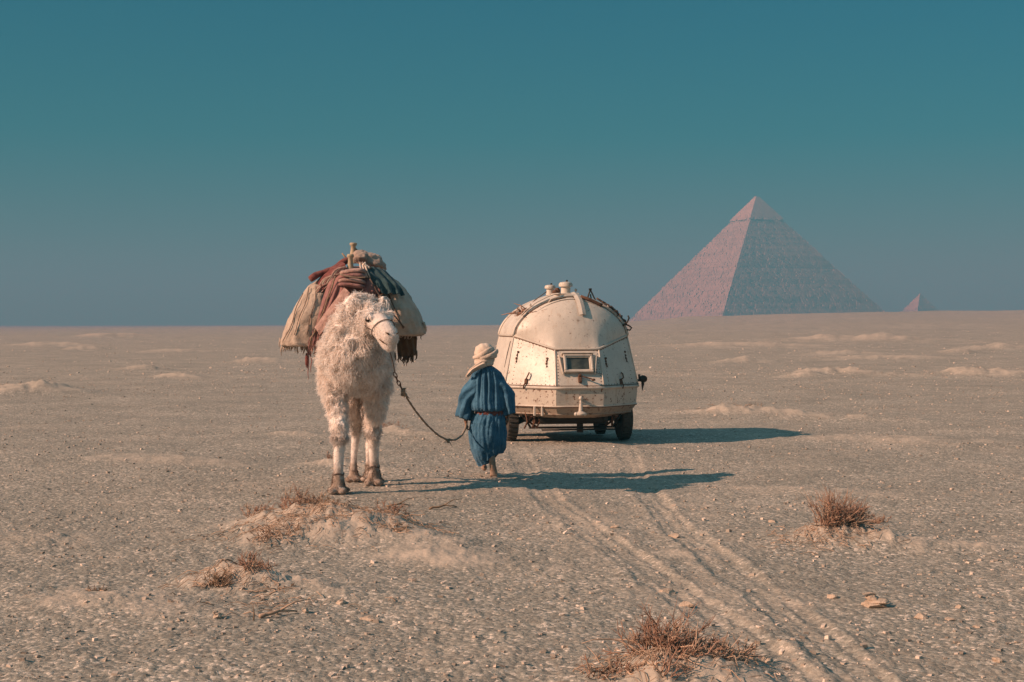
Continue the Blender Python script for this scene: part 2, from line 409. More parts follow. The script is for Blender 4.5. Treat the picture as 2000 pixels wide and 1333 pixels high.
def ground_z(x, y, want_sand=False):
    x = np.asarray(x, float); y = np.asarray(y, float); r = np.hypot(x, y)
    z = ridge(x, y); sand = np.zeros(x.shape)
    amp = 1 / (1 + (r / 400.0) ** 2)
    z = z + amp * (1 - .9 * np.exp(-((x + .8) / 3.2) ** 2 - ((y - 18) / 3.2) ** 2)) * (0.05 * fbm(n3(x * .22, y * .22), 3, 11) + 0.022 * fbm(n3(x * 1.3, y * 1.3), 3, 21))
    z = z - 0.030 * np.exp(-((x + .3) / 1.0) ** 2 - ((y - 19.1) / .8) ** 2) - 0.115 * np.exp(-((x - 1.7) / 1.8) ** 2 - ((y - 19.7) / 2.1) ** 2)
    far = smooth(120, 260, r) * smooth(900, 600, r)
    z = z + far * (.9 * fbm(n3(x / 60, y / 28), 3, 101) + .35 * fbm(n3(x / 18, y / 9), 3, 103)) * (y > 0) * (.6 + .4 * smooth(-.05, .1, x / np.maximum(r, 1)))
    near = r < 60
    if near.any():
        xn, yn = x[near], y[near]
        fade = 1 / (1 + (r[near] / 25.0) ** 2)
        rip = fbm(n3(xn * 5.5, yn * 5.5), 4, 31)
        clod = np.maximum(fbm(n3(xn * 14, yn * 14), 2, 41) - 0.12, 0)
        z[near] += fade * (0.012 * rip + 0.028 * clod)
        for pl, dep, wd in ((RUT_L, .017, .11), (RUT_R, .017, .11), (RUT_M, .007, .10), (RUT_L + .13, .012, .035), (RUT_R + .12, .012, .035), (RUT_L - .10, .008, .03), (RUT_R - .11, .008, .03)):
            d = pdist(xn, yn, pl); jit = 0.05 * fbm(n3(xn * 2.2, yn * 2.2), 3, 51); d = np.abs(d + jit)
            z[near] += (-dep * np.exp(-(d / wd) ** 2) + dep * 0.45 * np.exp(-((d - wd * 1.9) / (wd * .6)) ** 2)) * (1 + .7 * rip) * np.exp(-(np.maximum(yn - 19, 0) / 4.) ** 2)
            sand[near] += 0.02 * np.exp(-(d / .30) ** 2) + .06 * np.exp(-((d - wd * 1.9) / .08) ** 2) * (.6 + rip)
        tr = np.minimum(pdist(xn, yn, RUT_L), pdist(xn, yn, RUT_R))
        sand[near] += 0.10 * np.exp(-(tr / .7) ** 2)
    for c, sa, tail, sb, h, sd_ in MW:
        dx = x - c[0]; dy = y - c[1]
        a = dx * TD[0] + dy * TD[1]; b = -dx * TD[1] + dy * TD[0]
        sel = (np.abs(a) < 4 * max(sa, tail)) & (np.abs(b) < 4 * sb)
        if not sel.any(): continue
        a = a[sel]; b = b[sel]; bw = sb * (1 - .45 * smooth(0, tail, a))
        w_ = np.where(a < 0, np.exp(-(a / sa) ** 2), np.exp(-(a / tail) ** 1.3 * 1.4 if False else -(np.maximum(a, 0) / (tail * .75)) ** 1.4)) * np.exp(-(b / bw) ** 2)
        q = n3(x[sel] / sb * 1.6, y[sel] / sb * 1.6)
        rgh = fbm(q * 1.3, 6, 61); rdg = 1 - np.abs(fbm(q * 2.1, 4, 71)) * 2.6; fineq = fbm(q * 7.0, 3, 73)
        z[sel] += h * w_ * (.9 + .5 * rgh + .22 * rdg * (a < .35 * tail) + .12 * fineq)
        sand[sel] += sd_ * 1.0 * smooth(.10, .75, w_ + .45 * rgh * smooth(.02, .12, w_))
    return (z, np.clip(sand, 0, 1.2)) if want_sand else z
def gz(x, y): return float(ground_z(np.array([x]), np.array([y]))[0])
def gp(px, py):
    q = solve(px, py); return np.array([q[0], q[1], gz(q[0], q[1])])

# polar sheet round the camera's spot, finest where the ground is near
rs = np.concatenate([[0.5, 1.5, 3, 4.2, 5.2], np.geomspace(6.0, 60, 420), np.geomspace(60.8, 620, 170), np.geomspace(635, 5600, 45)])
fine = np.arange(-28, 28.001, 0.09); coarse = np.arange(30, 330.1, 5.0)
th = np.radians(np.concatenate([fine, coarse])); nth = len(th)
RR, TT = np.meshgrid(rs, th, indexing='ij')
GX = RR * np.sin(TT); GY = RR * np.cos(TT)
GZ, GS = ground_z(GX, GY, True)
V = np.stack([GX, GY, GZ], -1).reshape(-1, 3)
i, j = np.meshgrid(np.arange(len(rs) - 1), np.arange(nth), indexing='ij'); j2 = (j + 1) % nth
F = np.stack([i * nth + j, i * nth + j2, (i + 1) * nth + j2, (i + 1) * nth + j], -1).reshape(-1, 4)[:, ::-1]
ground = fast('ground', V, F, MAT_GROUND, attrs={'sand': GS.ravel()}); ground['kind'] = 'structure'
me = ground.data; F0 = [int(q) for q in range(nth)]
del RR, TT, GX, GY

# ------------------------------------------------------------------ pyramids
def pyramid_course(mb, h0, h1, z0, z1, blk, rough, seed, inner):
    r_ = np.random.default_rng(seed); pts = []; K = max(2, int(2 * h0 / blk))
    for s in range(4):
        t = np.linspace(-h0, h0, K + 1); ins = r_.random(K) ** 2 * rough[0]
        mid = (t[:-1] + t[1:]) / 2
        ins = ins + rough[1] * np.maximum(0, fbm(n3(mid * .17 + 40 * s, z0 * .24), 3, 81 + s)) + rough[2] * np.maximum(0, fbm(n3(mid * .03 + 90 * s, z0 * .05), 2, 91 + s))
        cx, cy = [(1, 0), (0, 1), (-1, 0), (0, -1)][s]; nx, ny = [(0, -1), (1, 0), (0, 1), (-1, 0)][s]
        for k in range(K):
            for tt in (t[k], t[k + 1]):
                q = np.clip(tt, -h0 + ins[k], h0 - ins[k]); d = h0 - ins[k]; pts.append((q * cx + d * nx, q * cy + d * ny))
    pts = np.array(pts); n = len(pts)
    m = np.abs(pts).max(1, keepdims=True); inn = pts / m * inner
    top = pts * (1 - .58 * max(h0 - h1, 0) / h0)
    V = np.concatenate([np.c_[pts, np.full(n, z0)], np.c_[top, np.full(n, z1)], np.c_[inn, np.full(n, z1 + .01)]])
    Fq = []
    for k in range(n):
        k2 = (k + 1) % n; Fq += [(k, k2, n + k2, n + k), (n + k, n + k2, 2 * n + k2, 2 * n + k)]
    mb.add(V, Fq)
def pyramid(name, label, apex, H, B, extra, rot, course, blk, cap_h, seed, z_ground):
    loc = (apex[0], apex[1], apex[2] - H - extra)
    t = thing(name, label, 'pyramid', loc, rot, world=False)
    tanv = H / (B / 2); HH = H + extra; core = MB(); cap = MB(); z = 0; k = 0
    hs = lambda z: max((HH - z) / tanv, 0.4)
    r_ = np.random.default_rng(seed)
    while z < HH - 1.2:
        dz = course * r_.uniform(.8, 1.25) * (0.62 if cap_h and z > HH - cap_h else 1); z1 = min(z + dz, HH)
        if cap_h and z > HH - cap_h:
            u = (HH - z) / cap_h
            pyramid_course(cap, hs(z) + 1.6, hs(z1) + 1.6, z, z1, blk * 1.2, (.35, .5 + (3.5 if u > .9 else (1.5 if u > .8 else 0)), .3), seed + k, max(hs(z1) - 1.5, .05))
        else:
            low = (1 - z / HH)
            hh = hs(z) - r_.uniform(0, .9) - (.8 if .42 < z / HH < .44 else 0); pyramid_course(core, hh, hs(z1), z, z1, blk, (.4 + .5 * low, .4 + 2.2 * low, .9), seed + k, max(hs(z1) - 7, .05))
        z = z1; k += 1
    obj('core_courses', core, MAT_LIME, t)
    if cap_h:
        cap.lathe([(0.9, HH - 1.3), (.05, HH + .6)], sides=4); obj('casing_cap', cap, MAT_CASE, t)
    return t
AP = P(1478, 384, 1672.0)
pyramid('pyramid', 'large weathered stone pyramid with a smoother casing cap on the hazy horizon', AP, 136.0, 209.0, 17.0, R(21.5), 2.0, 3.2, 31.0, 300, 15)
AP2 = P(1797, 573, 2000.0)
pyramid('pyramid', 'tiny rubble pyramid beside the large one, far right on the horizon', AP2, 28.0, 41.0, 16.0, R(21.5), 1.9, 3.0, 0, 900, 15)

# ------------------------------------------------------------------ trailer
tl = flat_at(1108, 860)
TR = thing('trailer', 'domed cream trailer with chipped paint and a small rear window', 'trailer', (tl[0], tl[1], gz(tl[0], tl[1])), R(9.0), world=False)
YM = 0.52                      # middle of the body along its length; the front mirrors the rear
def plan(hc, hw, yr, yc):      # octagonal plan, starting at rear left corner going left to right, then round the front
    rear = [(-hw, yc), (-hc, yr), (hc, yr), (hw, yc)]
    return rear + [(x, 2 * YM - y) for x, y in rear[::-1]]
SEAM_Z = [1.81, 1.585, 1.585, 1.81]; SEAM_Z = SEAM_Z + SEAM_Z[::-1]
seam = np.array([(x, y, z) for (x, y), z in zip(plan(.375, .985, -.82, -.30), SEAM_Z)])
belt = np.array([(x, y, .965) for x, y in plan(.405, 1.16, -1.10, -.40)])
belt2 = np.array([(x, y, .925) for x, y in plan(.405, 1.15, -1.09, -.40)])
band = np.array([(x, y, .635) for x, y in plan(.40, 1.13, -1.06, -.39)])
keel = np.array([(x, y, .50) for x, y in plan(.36, 1.04, -.98, -.36)])
keel2 = np.array([(x, y, .43) for x, y in plan(.30, .86, -.82, -.28)])
def face_frame(k):
    a, b = belt[k], belt[(k + 1) % 8]; c, d = seam[(k + 1) % 8], seam[k]; return a, b, c, d
def on_panel(k, u, v, off=0.0):
    a, b, c, d = face_frame(k); p = (a * (1 - u) + b * u) * (1 - v) + (d * (1 - u) + c * u) * v
    nrm = np.cross(b - a, d - a); nrm /= np.linalg.norm(nrm); return p + nrm * off
def panel_normal(k):
    a, b, c, d = face_frame(k); n = np.cross(b - a, d - a); return n / np.linalg.norm(n)
for k in range(8):
    mb = MB(); n = 9
    G = np.array([[on_panel(k, u, v, 0.012 * math.sin(PI * u) * math.sin(PI * v) + .004 * float(vnoise(np.array([u * 3, v * 3, k * 5.])))) for u in np.linspace(0, 1, n)] for v in np.linspace(0, 1, n)])
    mb.grid(G); obj('wall_panel', mb, MAT_PAINT, TR, True)
def loop_strip(a, b):
    m = MB(); n = len(a); m.add(np.concatenate([a, b]), [(k, (k + 1) % n, n + (k + 1) % n, n + k) for k in range(n)]); return m
mb = loop_strip(band, belt2); obj('lower_band', mb, MAT_PAINT2, TR)
mb = loop_strip(keel, band - [0, 0, .004]); m2 = loop_strip(keel2, keel); mb.add(m2.verts(), m2.f); mb.add(keel2, [tuple(range(8))[::-1]])
obj('keel_plate', mb, MAT_GRIME, TR)
def mold(name, ring, r, mat, out=0.0, flat=1.0):
    m = MB(); cen = ring.mean(0)
    q = ring.copy(); d = q - cen; d[:, 2] = 0; d /= np.linalg.norm(d, axis=1, keepdims=True); q = q + d * out
    pts = []
    for k in range(len(q)):
        for t in np.linspace(0, 1, 6)[:-1]: pts.append(q[k] * (1 - t) + q[(k + 1) % len(q)] * t)
    m.tube(pts, r, 8, closed=True, flat=flat, up=(0, 0, 1)); return obj(name, m, mat, TR, True)
mold('seam_moulding', seam, .021, MAT_TRIM, .004); mold('belt_moulding', (belt + belt2) / 2, .024, MAT_TRIM, .003, 1.1); mold('band_moulding', band, .013, MAT_TRIM, .002); mold('keel_edge', keel, .012, MAT_GRIME)
mold('seam_shadow_line', seam - [0, 0, .024], .0055, MAT_RUST, .012); mold('belt_shadow_line', belt + [0, 0, .014], .005, MAT_RUST, .010); mold('band_shadow_line', band - [0, 0, .016], .006, MAT_RUST, .006)  # thin dark tubes standing in for the shadow lines along the mouldings
for k in range(8):     # corner battens between panels
    m = MB(); m.tube([belt[k] * (1 - t) + seam[k] * t for t in np.linspace(0, 1, 5)], .013, 6); obj('corner_batten', m, MAT_TRIM, TR, True)
# roof: rear shell, barrel, front shell
NA = 41
def arch(y, hw, z0, h, ex=2.0):
    t = np.linspace(PI, 0, NA); cx = np.sign(np.cos(t)) * np.abs(np.cos(t)) ** (2 / ex); sz = np.abs(np.sin(t)) ** (2 / ex)
    return np.stack([hw * cx, np.full(NA, y), z0 + h * sz], -1)
ARC = arch(-.30, .985, 1.81, .665, 1.72)
def seam_curve(ring4):
    d = np.r_[0, np.cumsum(np.linalg.norm(np.diff(ring4, axis=0), axis=1))]; d /= d[-1]
    u = np.linspace(0, 1, NA); return np.stack([np.interp(u, d, ring4[:, q]) for q in range(3)], -1)
SC = seam_curve(seam[:4])
SCS = SC.copy()
for _ in range(60): SCS[1:-1] = (SCS[:-2] + 2 * SCS[1:-1] + SCS[2:]) / 4
def shell(mirror=False):
    G = []
    for v in np.linspace(0, 1, 22):
        s_ = math.sin(v * PI / 2); c_ = 1 - math.cos(v * PI / 2)
        SB = SCS + (SC - SCS) * (1 - v) ** 5
        q = SB.copy(); q[:, 1] = SB[:, 1] + (ARC[:, 1] - SB[:, 1]) * (0.35 * v + 0.65 * c_); q[:, 2] = SB[:, 2] + (ARC[:, 2] - SB[:, 2]) * (.25 * v + .75 * s_); q[:, 0] = SB[:, 0] + (ARC[:, 0] - SB[:, 0]) * (.4 * v + .6 * s_)
        q += .006 * vnoise(q * 4, 3)[:, None] * math.sin(PI * v)
        if mirror: q[:, 1] = 2 * YM - q[:, 1]
        G.append(q)
    m = MB(); m.grid(np.array(G))
    if not mirror: SHELL.append(np.array(G))
    return m
SHELL = []
o = obj('rear_shell', shell(), MAT_PAINT, TR, True); o['label'] = 'rounded rear roof shell speckled with chipped paint'
obj('front_shell', shell(True), MAT_PAINT, TR, True)
m = MB(); G = []
for y in np.linspace(-.30, 2 * YM + .30, 13):
    u = (y - YM) / (YM + .30); up = .075 * (1 - u * u) + .012
    G.append(arch(y, .985 + .004, 1.81, .665 + up, 1.70))
m.grid(np.array(G)); obj('roof_barrel', m, MAT_PAINT, TR, True)
for y in (-.30, 2 * YM + .30):
    m = MB(); a = arch(y, .995, 1.81, .68, 1.72); m.tube(a, .027, 8, up=(0, 1, 0)); obj('roof_rim', m, MAT_TRIM, TR, True)
m = MB(); a = arch(-.335, .965, 1.81, .655, 1.72)[1:-1]; m.tube(a, .006, 6, up=(0, 1, 0)); obj('rim_shadow_line', m, MAT_RUST, TR, True)  # dark tube that draws in the shadow groove inside the rear rim
m = MB(); a = arch(-.40, .80, 1.91, .525, 1.75)[7:-7]; m.tube(a, .008, 6, up=(0, 1, 0)); obj('roof_seam', m, MAT_TRIM, TR, True)
# crown plate and the batten running down the rear shell
m = MB(); m.box((-.02, .10, 2.525), (.40, .55, .03), None, .012); obj('crown_plate', m, MAT_TRIM, TR)
m = MB()
def shell_pt(x, v):
    row = SHELL[0][int(round(v * 21))]; return np.array([x, np.interp(x, row[:, 0], row[:, 1]), np.interp(x, row[:, 0], row[:, 2])])
pts = [shell_pt(.10 + .07 * (1 - v), v) + np.array([0, -.022, .022]) for v in np.linspace(10 / 21, 1.0, 9)] + [np.array([.09, -.12, 2.545])]
m.tube(pts, .062, 4, flat=.3, up=(0.0, -.5, .86)); o = obj('roof_batten', m, MAT_TRIM, TR); 
# vent stacks
for (x, y, z, s_) in ((-.0, .15, 2.515, .95), (-.22, .45, 2.515, .76)):
    m = MB(); m.lathe([(.10 * s_, z), (.10 * s_, z + .03), (.088 * s_, z + .035), (.085 * s_, z + .15 * s_)], (x, y, 0), 2, 24); st_ = obj('vent_stack', m, MAT_PAINT, TR, True, 40)
    m = MB(); m.lathe([(.085 * s_, z + .145 * s_), (.125 * s_, z + .15 * s_), (.13 * s_, z + .19 * s_), (.11 * s_, z + .225 * s_), (.05 * s_, z + .24 * s_)], (x, y, 0), 2, 24); obj('vent_cap', m, MAT_TRIM, st_, True, 40)
    m = MB(); m.ball((x + .02, y, z + .255 * s_), .02, 6, 8); obj('cap_knob', m, MAT_DARK, st_, True)
m = MB(); m.lathe([(.05, 2.50), (.055, 2.60), (.03, 2.64)], (-.12, .3, 0), 2, 12); m.ball((-.17, .25, 2.56), (.05, .05, .05), 6, 10); obj('roof_valve', m, MAT_RUST, TR, True, 50)
m = MB(); m.ball((.17, .1, 2.60), .026, 6, 10); m.tube([(.17, .1, 2.47), (.17, .1, 2.59)], .01, 6); obj('marker_lamp', m, MAT_CREAM, TR, True)
# little A-frame, pipe and cable on the right shoulder
m = MB()
for a, b in (((.30, -.2, 2.40), (.38, -.12, 2.60)), ((.50, -.2, 2.32), (.38, -.12, 2.60)), ((.35, .05, 2.42), (.38, -.12, 2.60)), ((.30, -.2, 2.41), (.50, -.2, 2.34)), ((.40, -.2, 2.36), (.38, -.12, 2.52))):
    m.tube([a, b], .013, 6)
m.box((.38, -.12, 2.605), (.045, .045, .035)); obj('roof_tripod', m, MAT_DARK, TR)
m = MB(); m.tube([(.16, -.37, 2.48), (.32, -.38, 2.42), (.48, -.37, 2.345), (.53, -.37, 2.32)], [.026, .03, .03, .036], 8); obj('roof_pipe', m, MAT_RUST, TR, True)
def along_arch(t0, t1, n, off, jit, y=-.30, seed=0, hw=.985, h=.70):
    r_ = np.random.default_rng(seed); t = np.linspace(t0, t1, n)
    cx = np.sign(np.cos(t)) * np.abs(np.cos(t)) ** (2 / 1.72); sz = np.abs(np.sin(t)) ** (2 / 1.72)
    q = np.stack([(hw + off) * cx, np.full(n, y), 1.81 + (h + off) * sz], -1); return q + r_.normal(0, jit, (n, 3))
for s_, (t0, t1, rr_, yy) in enumerate(((1.05, .28, .020, -.26), (.85, .38, .028, -.2), (.95, .5, .014, -.34))):
    m = MB(); m.tube(along_arch(t0, t1, 16, .045, .012, yy, s_), rr_, 6); obj('cable_bundle', m, MAT_CORD if s_ != 1 else MAT_DARK, TR, True)
m = MB(); m.tube([(.90, -.34, 1.97), (.98, -.36, 2.04), (1.01, -.36, 2.11), (.99, -.36, 2.15)], .016, 6); m.tube([(.93, -.34, 2.01), (1.01, -.34, 1.98), (1.06, -.34, 1.94), (1.03, -.34, 1.90), (.98, -.34, 1.91)], .015, 6)
obj('cleat_hook', m, MAT_DARK, TR, True)
m = MB(); m.ball((.66, -.28, 2.31), .022, 6, 8); m.tube([(.66, -.28, 2.18), (.66, -.28, 2.30)], .01, 5); obj('marker_lamp', m, MAT_CREAM, TR, True)
m = MB(); m.tube(along_arch(PI - .55, PI - 1.35, 14, .05, .004, -.33, 8), .010, 5); obj('handrail', m, MAT_TRIM, TR, True)
m = MB(); m.tube([(-.80, .5, 2.13), (-.5, .45, 2.42), (-.28, .45, 2.58)], .008, 5); obj('stay_wire', m, MAT_CORD, TR, True)
m = MB(); m.tube([(-.62, -.1, 2.23), (-.66, -.1, 2.33)], .014, 6); m.ball((-.67, -.1, 2.34), .022, 6, 8); obj('roof_knob', m, MAT_TRIM, TR, True)
m = MB(); m.tube([(-.40, -.34, 2.36), (-.36, -.36, 2.43), (-.26, -.36, 2.46), (-.14, -.35, 2.47)], .012, 6); obj('grab_handle', m, MAT_TRIM, TR, True)
# rear window
kR = 1; nR = panel_normal(kR); uR = belt[2] - belt[1]; uR = uR / np.linalg.norm(uR); vR = np.cross(nR, uR)
def rp(x, z, off): 
    c = on_panel(kR, .5, 0, 0); return c + uR * x + vR * z + nR * off
RM = np.stack([uR, nR, vR], 1)
WZ0, WZ1, WX0, WX1 = .235, .555, -.255, .235
WIN = None
m = MB()
for (x0, x1, z0, z1) in ((WX0, WX1, WZ1 - .03, WZ1), (WX0, WX1, WZ0, WZ0 + .035), (WX0, WX0 + .035, WZ0 + .036, WZ1 - .031), (WX1 - .035, WX1, WZ0 + .036, WZ1 - .031)):
    m.box(rp((x0 + x1) / 2, (z0 + z1) / 2, .045), (x1 - x0, .07, z1 - z0), RM, .006)
WIN = obj('window', m, MAT_TRIM, TR)
m = MB()
for (x0, x1, z0, z1) in ((WX0 + .036, WX1 - .036, WZ1 - .05, WZ1 - .031), (WX0 + .036, WX1 - .036, WZ0 + .036, WZ0 + .055), (WX0 + .036, WX0 + .055, WZ0 + .056, WZ1 - .051), (WX1 - .055, WX1 - .036, WZ0 + .056, WZ1 - .051)):
    m.box(rp((x0 + x1) / 2, (z0 + z1) / 2, .04), (x1 - x0, .04, z1 - z0), RM, .004)
obj('window_sash', m, MAT_PAINT, WIN)
m = MB(); m.box(rp((WX0 + WX1) / 2, (WZ0 + WZ1) / 2, .03), (WX1 - WX0 - .09, .008, WZ1 - WZ0 - .09), RM); obj('window_pane', m, MAT_GLASS, WIN)
for s_ in (-1, 1):
    m = MB(); xo = WX0 - .02 if s_ < 0 else WX1 + .02
    a = [rp(xo, WZ0 - .03, .02), rp(xo + s_ * .055, WZ1 - .0, .02), rp(xo + s_ * .05, WZ1, .085), rp(xo, WZ0 - .02, .06)]
    q = [p_ + uR * s_ * .012 for p_ in a]; m.add(a + q, [(0, 1, 2, 3), (7, 6, 5, 4), (0, 4, 5, 1), (1, 5, 6, 2), (2, 6, 7, 3), (3, 7, 4, 0)]); obj('window_cheek', m, MAT_TRIM, WIN)
m = MB(); m.box(rp(-.01, WZ1 + .02, .05), (.54, .09, .018), RM, .004); obj('window_hood', m, MAT_TRIM, WIN)
# latch and lever under the window
m = MB(); m.box(rp(.0, .12, .03), (.06, .05, .12), RM, .01); m.box(rp(.0, .18, .05), (.045, .07, .035), RM, .006); m.tube([rp(.02, .17, .06), rp(.12, .13, .075), rp(.20, .10, .08)], [.012, .012, .012], 6); m.ball(rp(.215, .09, .08), (.035, .025, .022), 6, 8)
obj('lever_latch', m, MAT_RUST, TR, True, 40)
m = MB(); m.tube([rp(.25, .27, .03), rp(.31, .23, .03), rp(.38, .22, .02)], .006, 5); m.tube([rp(.25, .31, .03), rp(.31, .29, .03)], .006, 5); obj('window_cable', m, MAT_CORD, TR, True)
# hooks and clips on the diagonal panels
def hook(k, u, v, s_=1.0, mat=MAT_RUST):
    n = panel_normal(k); m = MB(); a, b, c, d = face_frame(k); uu = (b - a) / np.linalg.norm(b - a); vv = np.cross(n, uu); p = on_panel(k, u, v, 0)
    m.box(p + n * .015, (.06 * s_, .03, .09 * s_), np.stack([uu, n, vv], 1), .008)
    m.tube([p + n * .02 + vv * .03 * s_, p + n * .06 + vv * .05 * s_ + uu * .03 * s_, p + n * .05 + vv * .12 * s_ + uu * .055 * s_, p + n * .03 + vv * .15 * s_ + uu * .05 * s_], .013 * s_, 6)
    m.tube([p + n * .02 - vv * .02, p + n * .05 - vv * .08 * s_ - uu * .02, p + n * .02 - vv * .13 * s_ - uu * .03], .012 * s_, 6)
    obj('panel_hook', m, mat, TR, True, 50)
hook(0, .42, .10); hook(2, .50, .09)
for k, us in ((0, (.16, .82)), (2, (.16, .80))):
    for u in us:
        n = panel_normal(k); a, b, c, d = face_frame(k); uu = (b - a) / np.linalg.norm(b - a); vv = np.cross(n, uu); m = MB()
        for q, v in enumerate((.50, .565, .63, .70)):
            m.box(on_panel(k, u + .01 * math.sin(q * 5), v, .012), (.022 + .012 * (q % 2), .022, .036), np.stack([uu, n, vv], 1), .006)
        m.box(on_panel(k, u, .60, .004), (.014, .012, .17), np.stack([uu, n, vv], 1)); stuff(obj('strap_hinge', m, MAT_RUST, TR))
m = MB()
r_ = np.random.default_rng(4)
for k, us in ((0, (.14, .48, .80)), (2, (.14, .5, .84)), (1, (.05, .95))):
    for u in us:
        for v in np.linspace(.05, .95, 12):
            p = on_panel(k, u, v, .002); m.ball(p, .0085, 4, 6)
for k in (0, 2):
    for u in np.linspace(.06, .96, 12):
        for v in (.045, .955):
            m.ball(on_panel(k, u, v, .002), .0085, 4, 6)
stuff(obj('rivet_rows', m, MAT_RUST, TR, True))
m = MB(); a = on_panel(7, .86, .88, .006); b = on_panel(7, .80, .35, .006); n = panel_normal(7); m.tube([a, (a + b) / 2, b], [.012, .028, .012], 6, flat=.4, up=tuple(n)); obj('side_slot', m, MAT_DARK, TR)
# side lamp bracket on the right
m = MB(); m.tube([(1.14, -.35, 1.03), (1.22, -.35, 1.04), (1.28, -.35, 1.06)], .022, 8); m.lathe([(.02, 0), (.06, .02), (.065, .10), (.03, .13)], (1.27, -.40, 1.06), 1, 14); m.tube([(1.20, -.35, 1.04), (1.19, -.35, 1.14)], .02, 6); m.tube([(1.25, -.38, 1.0), (1.24, -.38, .86)], [.03, .006], 6)
obj('side_lamp', m, MAT_DARK, TR, True, 50)
# hose coupling low on the rear
m = MB(); yb = -1.10
m.ball((.0, yb - .05, .775), (.035, .035, .04), 8, 12); m.tube([(.0, yb + .02, .77), (.0, yb - .05, .77)], .025, 8); m.tube([(.0, yb - .05, .77), (.0, yb - .05, .56)], [.016, .04], 10)
m.lathe([(.09, .50), (.095, .525), (.04, .56)], (-.0, yb - .05, 0), 2, 16); m.ball((-.085, yb - .07, .515), .035, 6, 8); m.ball((.07, yb - .06, .51), .03, 6, 8); m.tube([(.0, yb - .04, .68), (.20, yb - .03, .665)], .012, 6)
obj('tow_coupling', m, MAT_TRIM, TR, True, 45)
for x in (-.72, -.60):
    m = MB(); m.box((x, -.93 + .35 * (abs(x) - .4), .55), (.035, .05, .16), None, .006); obj('hanger_bracket', m, MAT_TRIM, TR)
# wheels
def wheel(x, y, rad, wid):
    m = MB(); hw = wid / 2
    m.lathe([(rad * .62, -hw * .8), (rad * .86, -hw), (rad * .97, -hw * .82), (rad, -hw * .4), (rad, hw * .4), (rad * .97, hw * .82), (rad * .86, hw), (rad * .62, hw * .8)], (x, y, rad), 0, 32)
    for q in range(28):
        t = 2 * PI * q / 28; Rm = rotm('x', t); m.box(np.array([x, y, rad]) + Rm @ np.array([0, 0, rad]), (wid * .8, rad * .11, .022), Rm)
    wv = obj('wheel', m, MAT_TYRE, TR, True, 35)
    m = MB(); m.lathe([(rad * .61, -hw * .6), (rad * .5, -hw * .35), (rad * .2, -hw * .5), (rad * .2, hw * .5), (rad * .5, hw * .35), (rad * .61, hw * .6)], (x, y, rad), 0, 24); obj('rim', m, MAT_TRIM, wv, True, 35)
    m = MB(); m.lathe([(.07, -hw * .9), (.07, hw * .9)], (x, y, rad), 0, 12); obj('hub', m, MAT_RUST, wv, True, 35)
for s_ in (-1, 1):
    wheel(s_ * 1.0, 0, .36, .20); wheel(s_ * .86, 1.25, .28, .17)
# chassis
m = MB()
for x in (-.55, .55): m.box((x, .5, .385), (.08, 2.2, .09))
obj('chassis_rail', m, MAT_DARK, TR)
m = MB(); m.tube([(-.95, 0, .36), (.95, 0, .36)], .045, 8); obj('axle', m, MAT_DARK, TR, True)
m = MB(); m.tube([(-.8, 1.25, .28), (.8, 1.25, .28)], .04, 8); obj('axle', m, MAT_DARK, TR, True)
m = MB(); m.tube([(-.55, -.55, .215), (.72, -.55, .215)], .018, 6); m.tube([(-.72, -.3, .235), (.80, -.3, .235)], .02, 6); obj('tie_rod', m, MAT_DARK, TR, True)
m = MB(); m.box((.0, -.28, .36), (1.28, .22, .12), None, .02); obj('cross_member', m, MAT_RUST, TR)
m = MB(); m.box((.0, -.5, .375), (1.15, .14, .13), None, .03); obj('tank', m, MAT_DARK, TR)
m = MB(); m.box((.12, -.5, .24), (.10, .06, .16)); obj('stand_leg', m, MAT_DARK, TR)
for x in (-.74, .74):
    m = MB()
    for q in range(4): m.tube([(x, y, .33 + .035 * q + .12 * (y / (.62 - .12 * q)) ** 2) for y in np.linspace(-.62 + .12 * q, .62 - .12 * q, 9)], .028, 4, flat=.4, up=(0, 0, 1))
    obj('leaf_spring', m, MAT_RUST, TR)
for s_ in (-1, 1):
    for q, (a, b) in enumerate((((.60, -.4, .46), (.90, -.2, .30)), ((.68, -.5, .50), (.68, -.5, .24)), ((.88, -.4, .52), (.72, -.4, .25)), ((.60, -.3, .25), (.84, -.3, .42)))):
        m = MB(); m.tube([(s_ * a[0], a[1], a[2]), (s_ * b[0], b[1], b[2])], .02, 6); obj('brace', m, MAT_RUST if q % 2 else MAT_DARK, TR, True)
for x in (-.83, -.70, -.62):
    m = MB(); m.tube([(x, -.55, .52), (x + .03, -.58, .36), (x - .02, -.55, .24)], .015, 6); obj('hanging_chain', m, MAT_RUST, TR, True)
# things tied to the roof
def cluster(name, label, cat, c, size, n, mats, seed, rad=.01, world_rot=True):
    Mx = TR.matrix_basis; base = np.array((Mx @ Vector(c))[:])
    r_ = np.random.default_rng(seed); m = MB()
    for q in range(n):
        d = r_.normal(0, 1, 3) * size; a = base + r_.normal(0, .35, 3) * size; b = a + d * .8; mid = (a + b) / 2 + r_.normal(0, .25, 3) * size
        m.tube([a, mid, b], [rad, rad * .9, rad * .5], 4)
    for q in range(4): m.ball(base + r_.normal(0, .3, 3) * size, r_.uniform(.02, .045), 6, 8)
    return tag(obj(name, m, mats, None, True, None, base), label, cat)
bpy.context.view_layer.update()
cluster('brushwood_bundle', 'tangle of dry brushwood and cords tied on the left shoulder of the trailer roof', 'brushwood', (-.78, -.16, 2.20), np.array([.14, .10, .075]), 75, MAT_TWIG, 3, .010)
cluster('rope_coil', 'dark coil of cords lashed to the right shoulder of the trailer roof', 'rope', (.80, -.24, 2.09), np.array([.07, .06, .05]), 26, MAT_CORD, 5, .012)

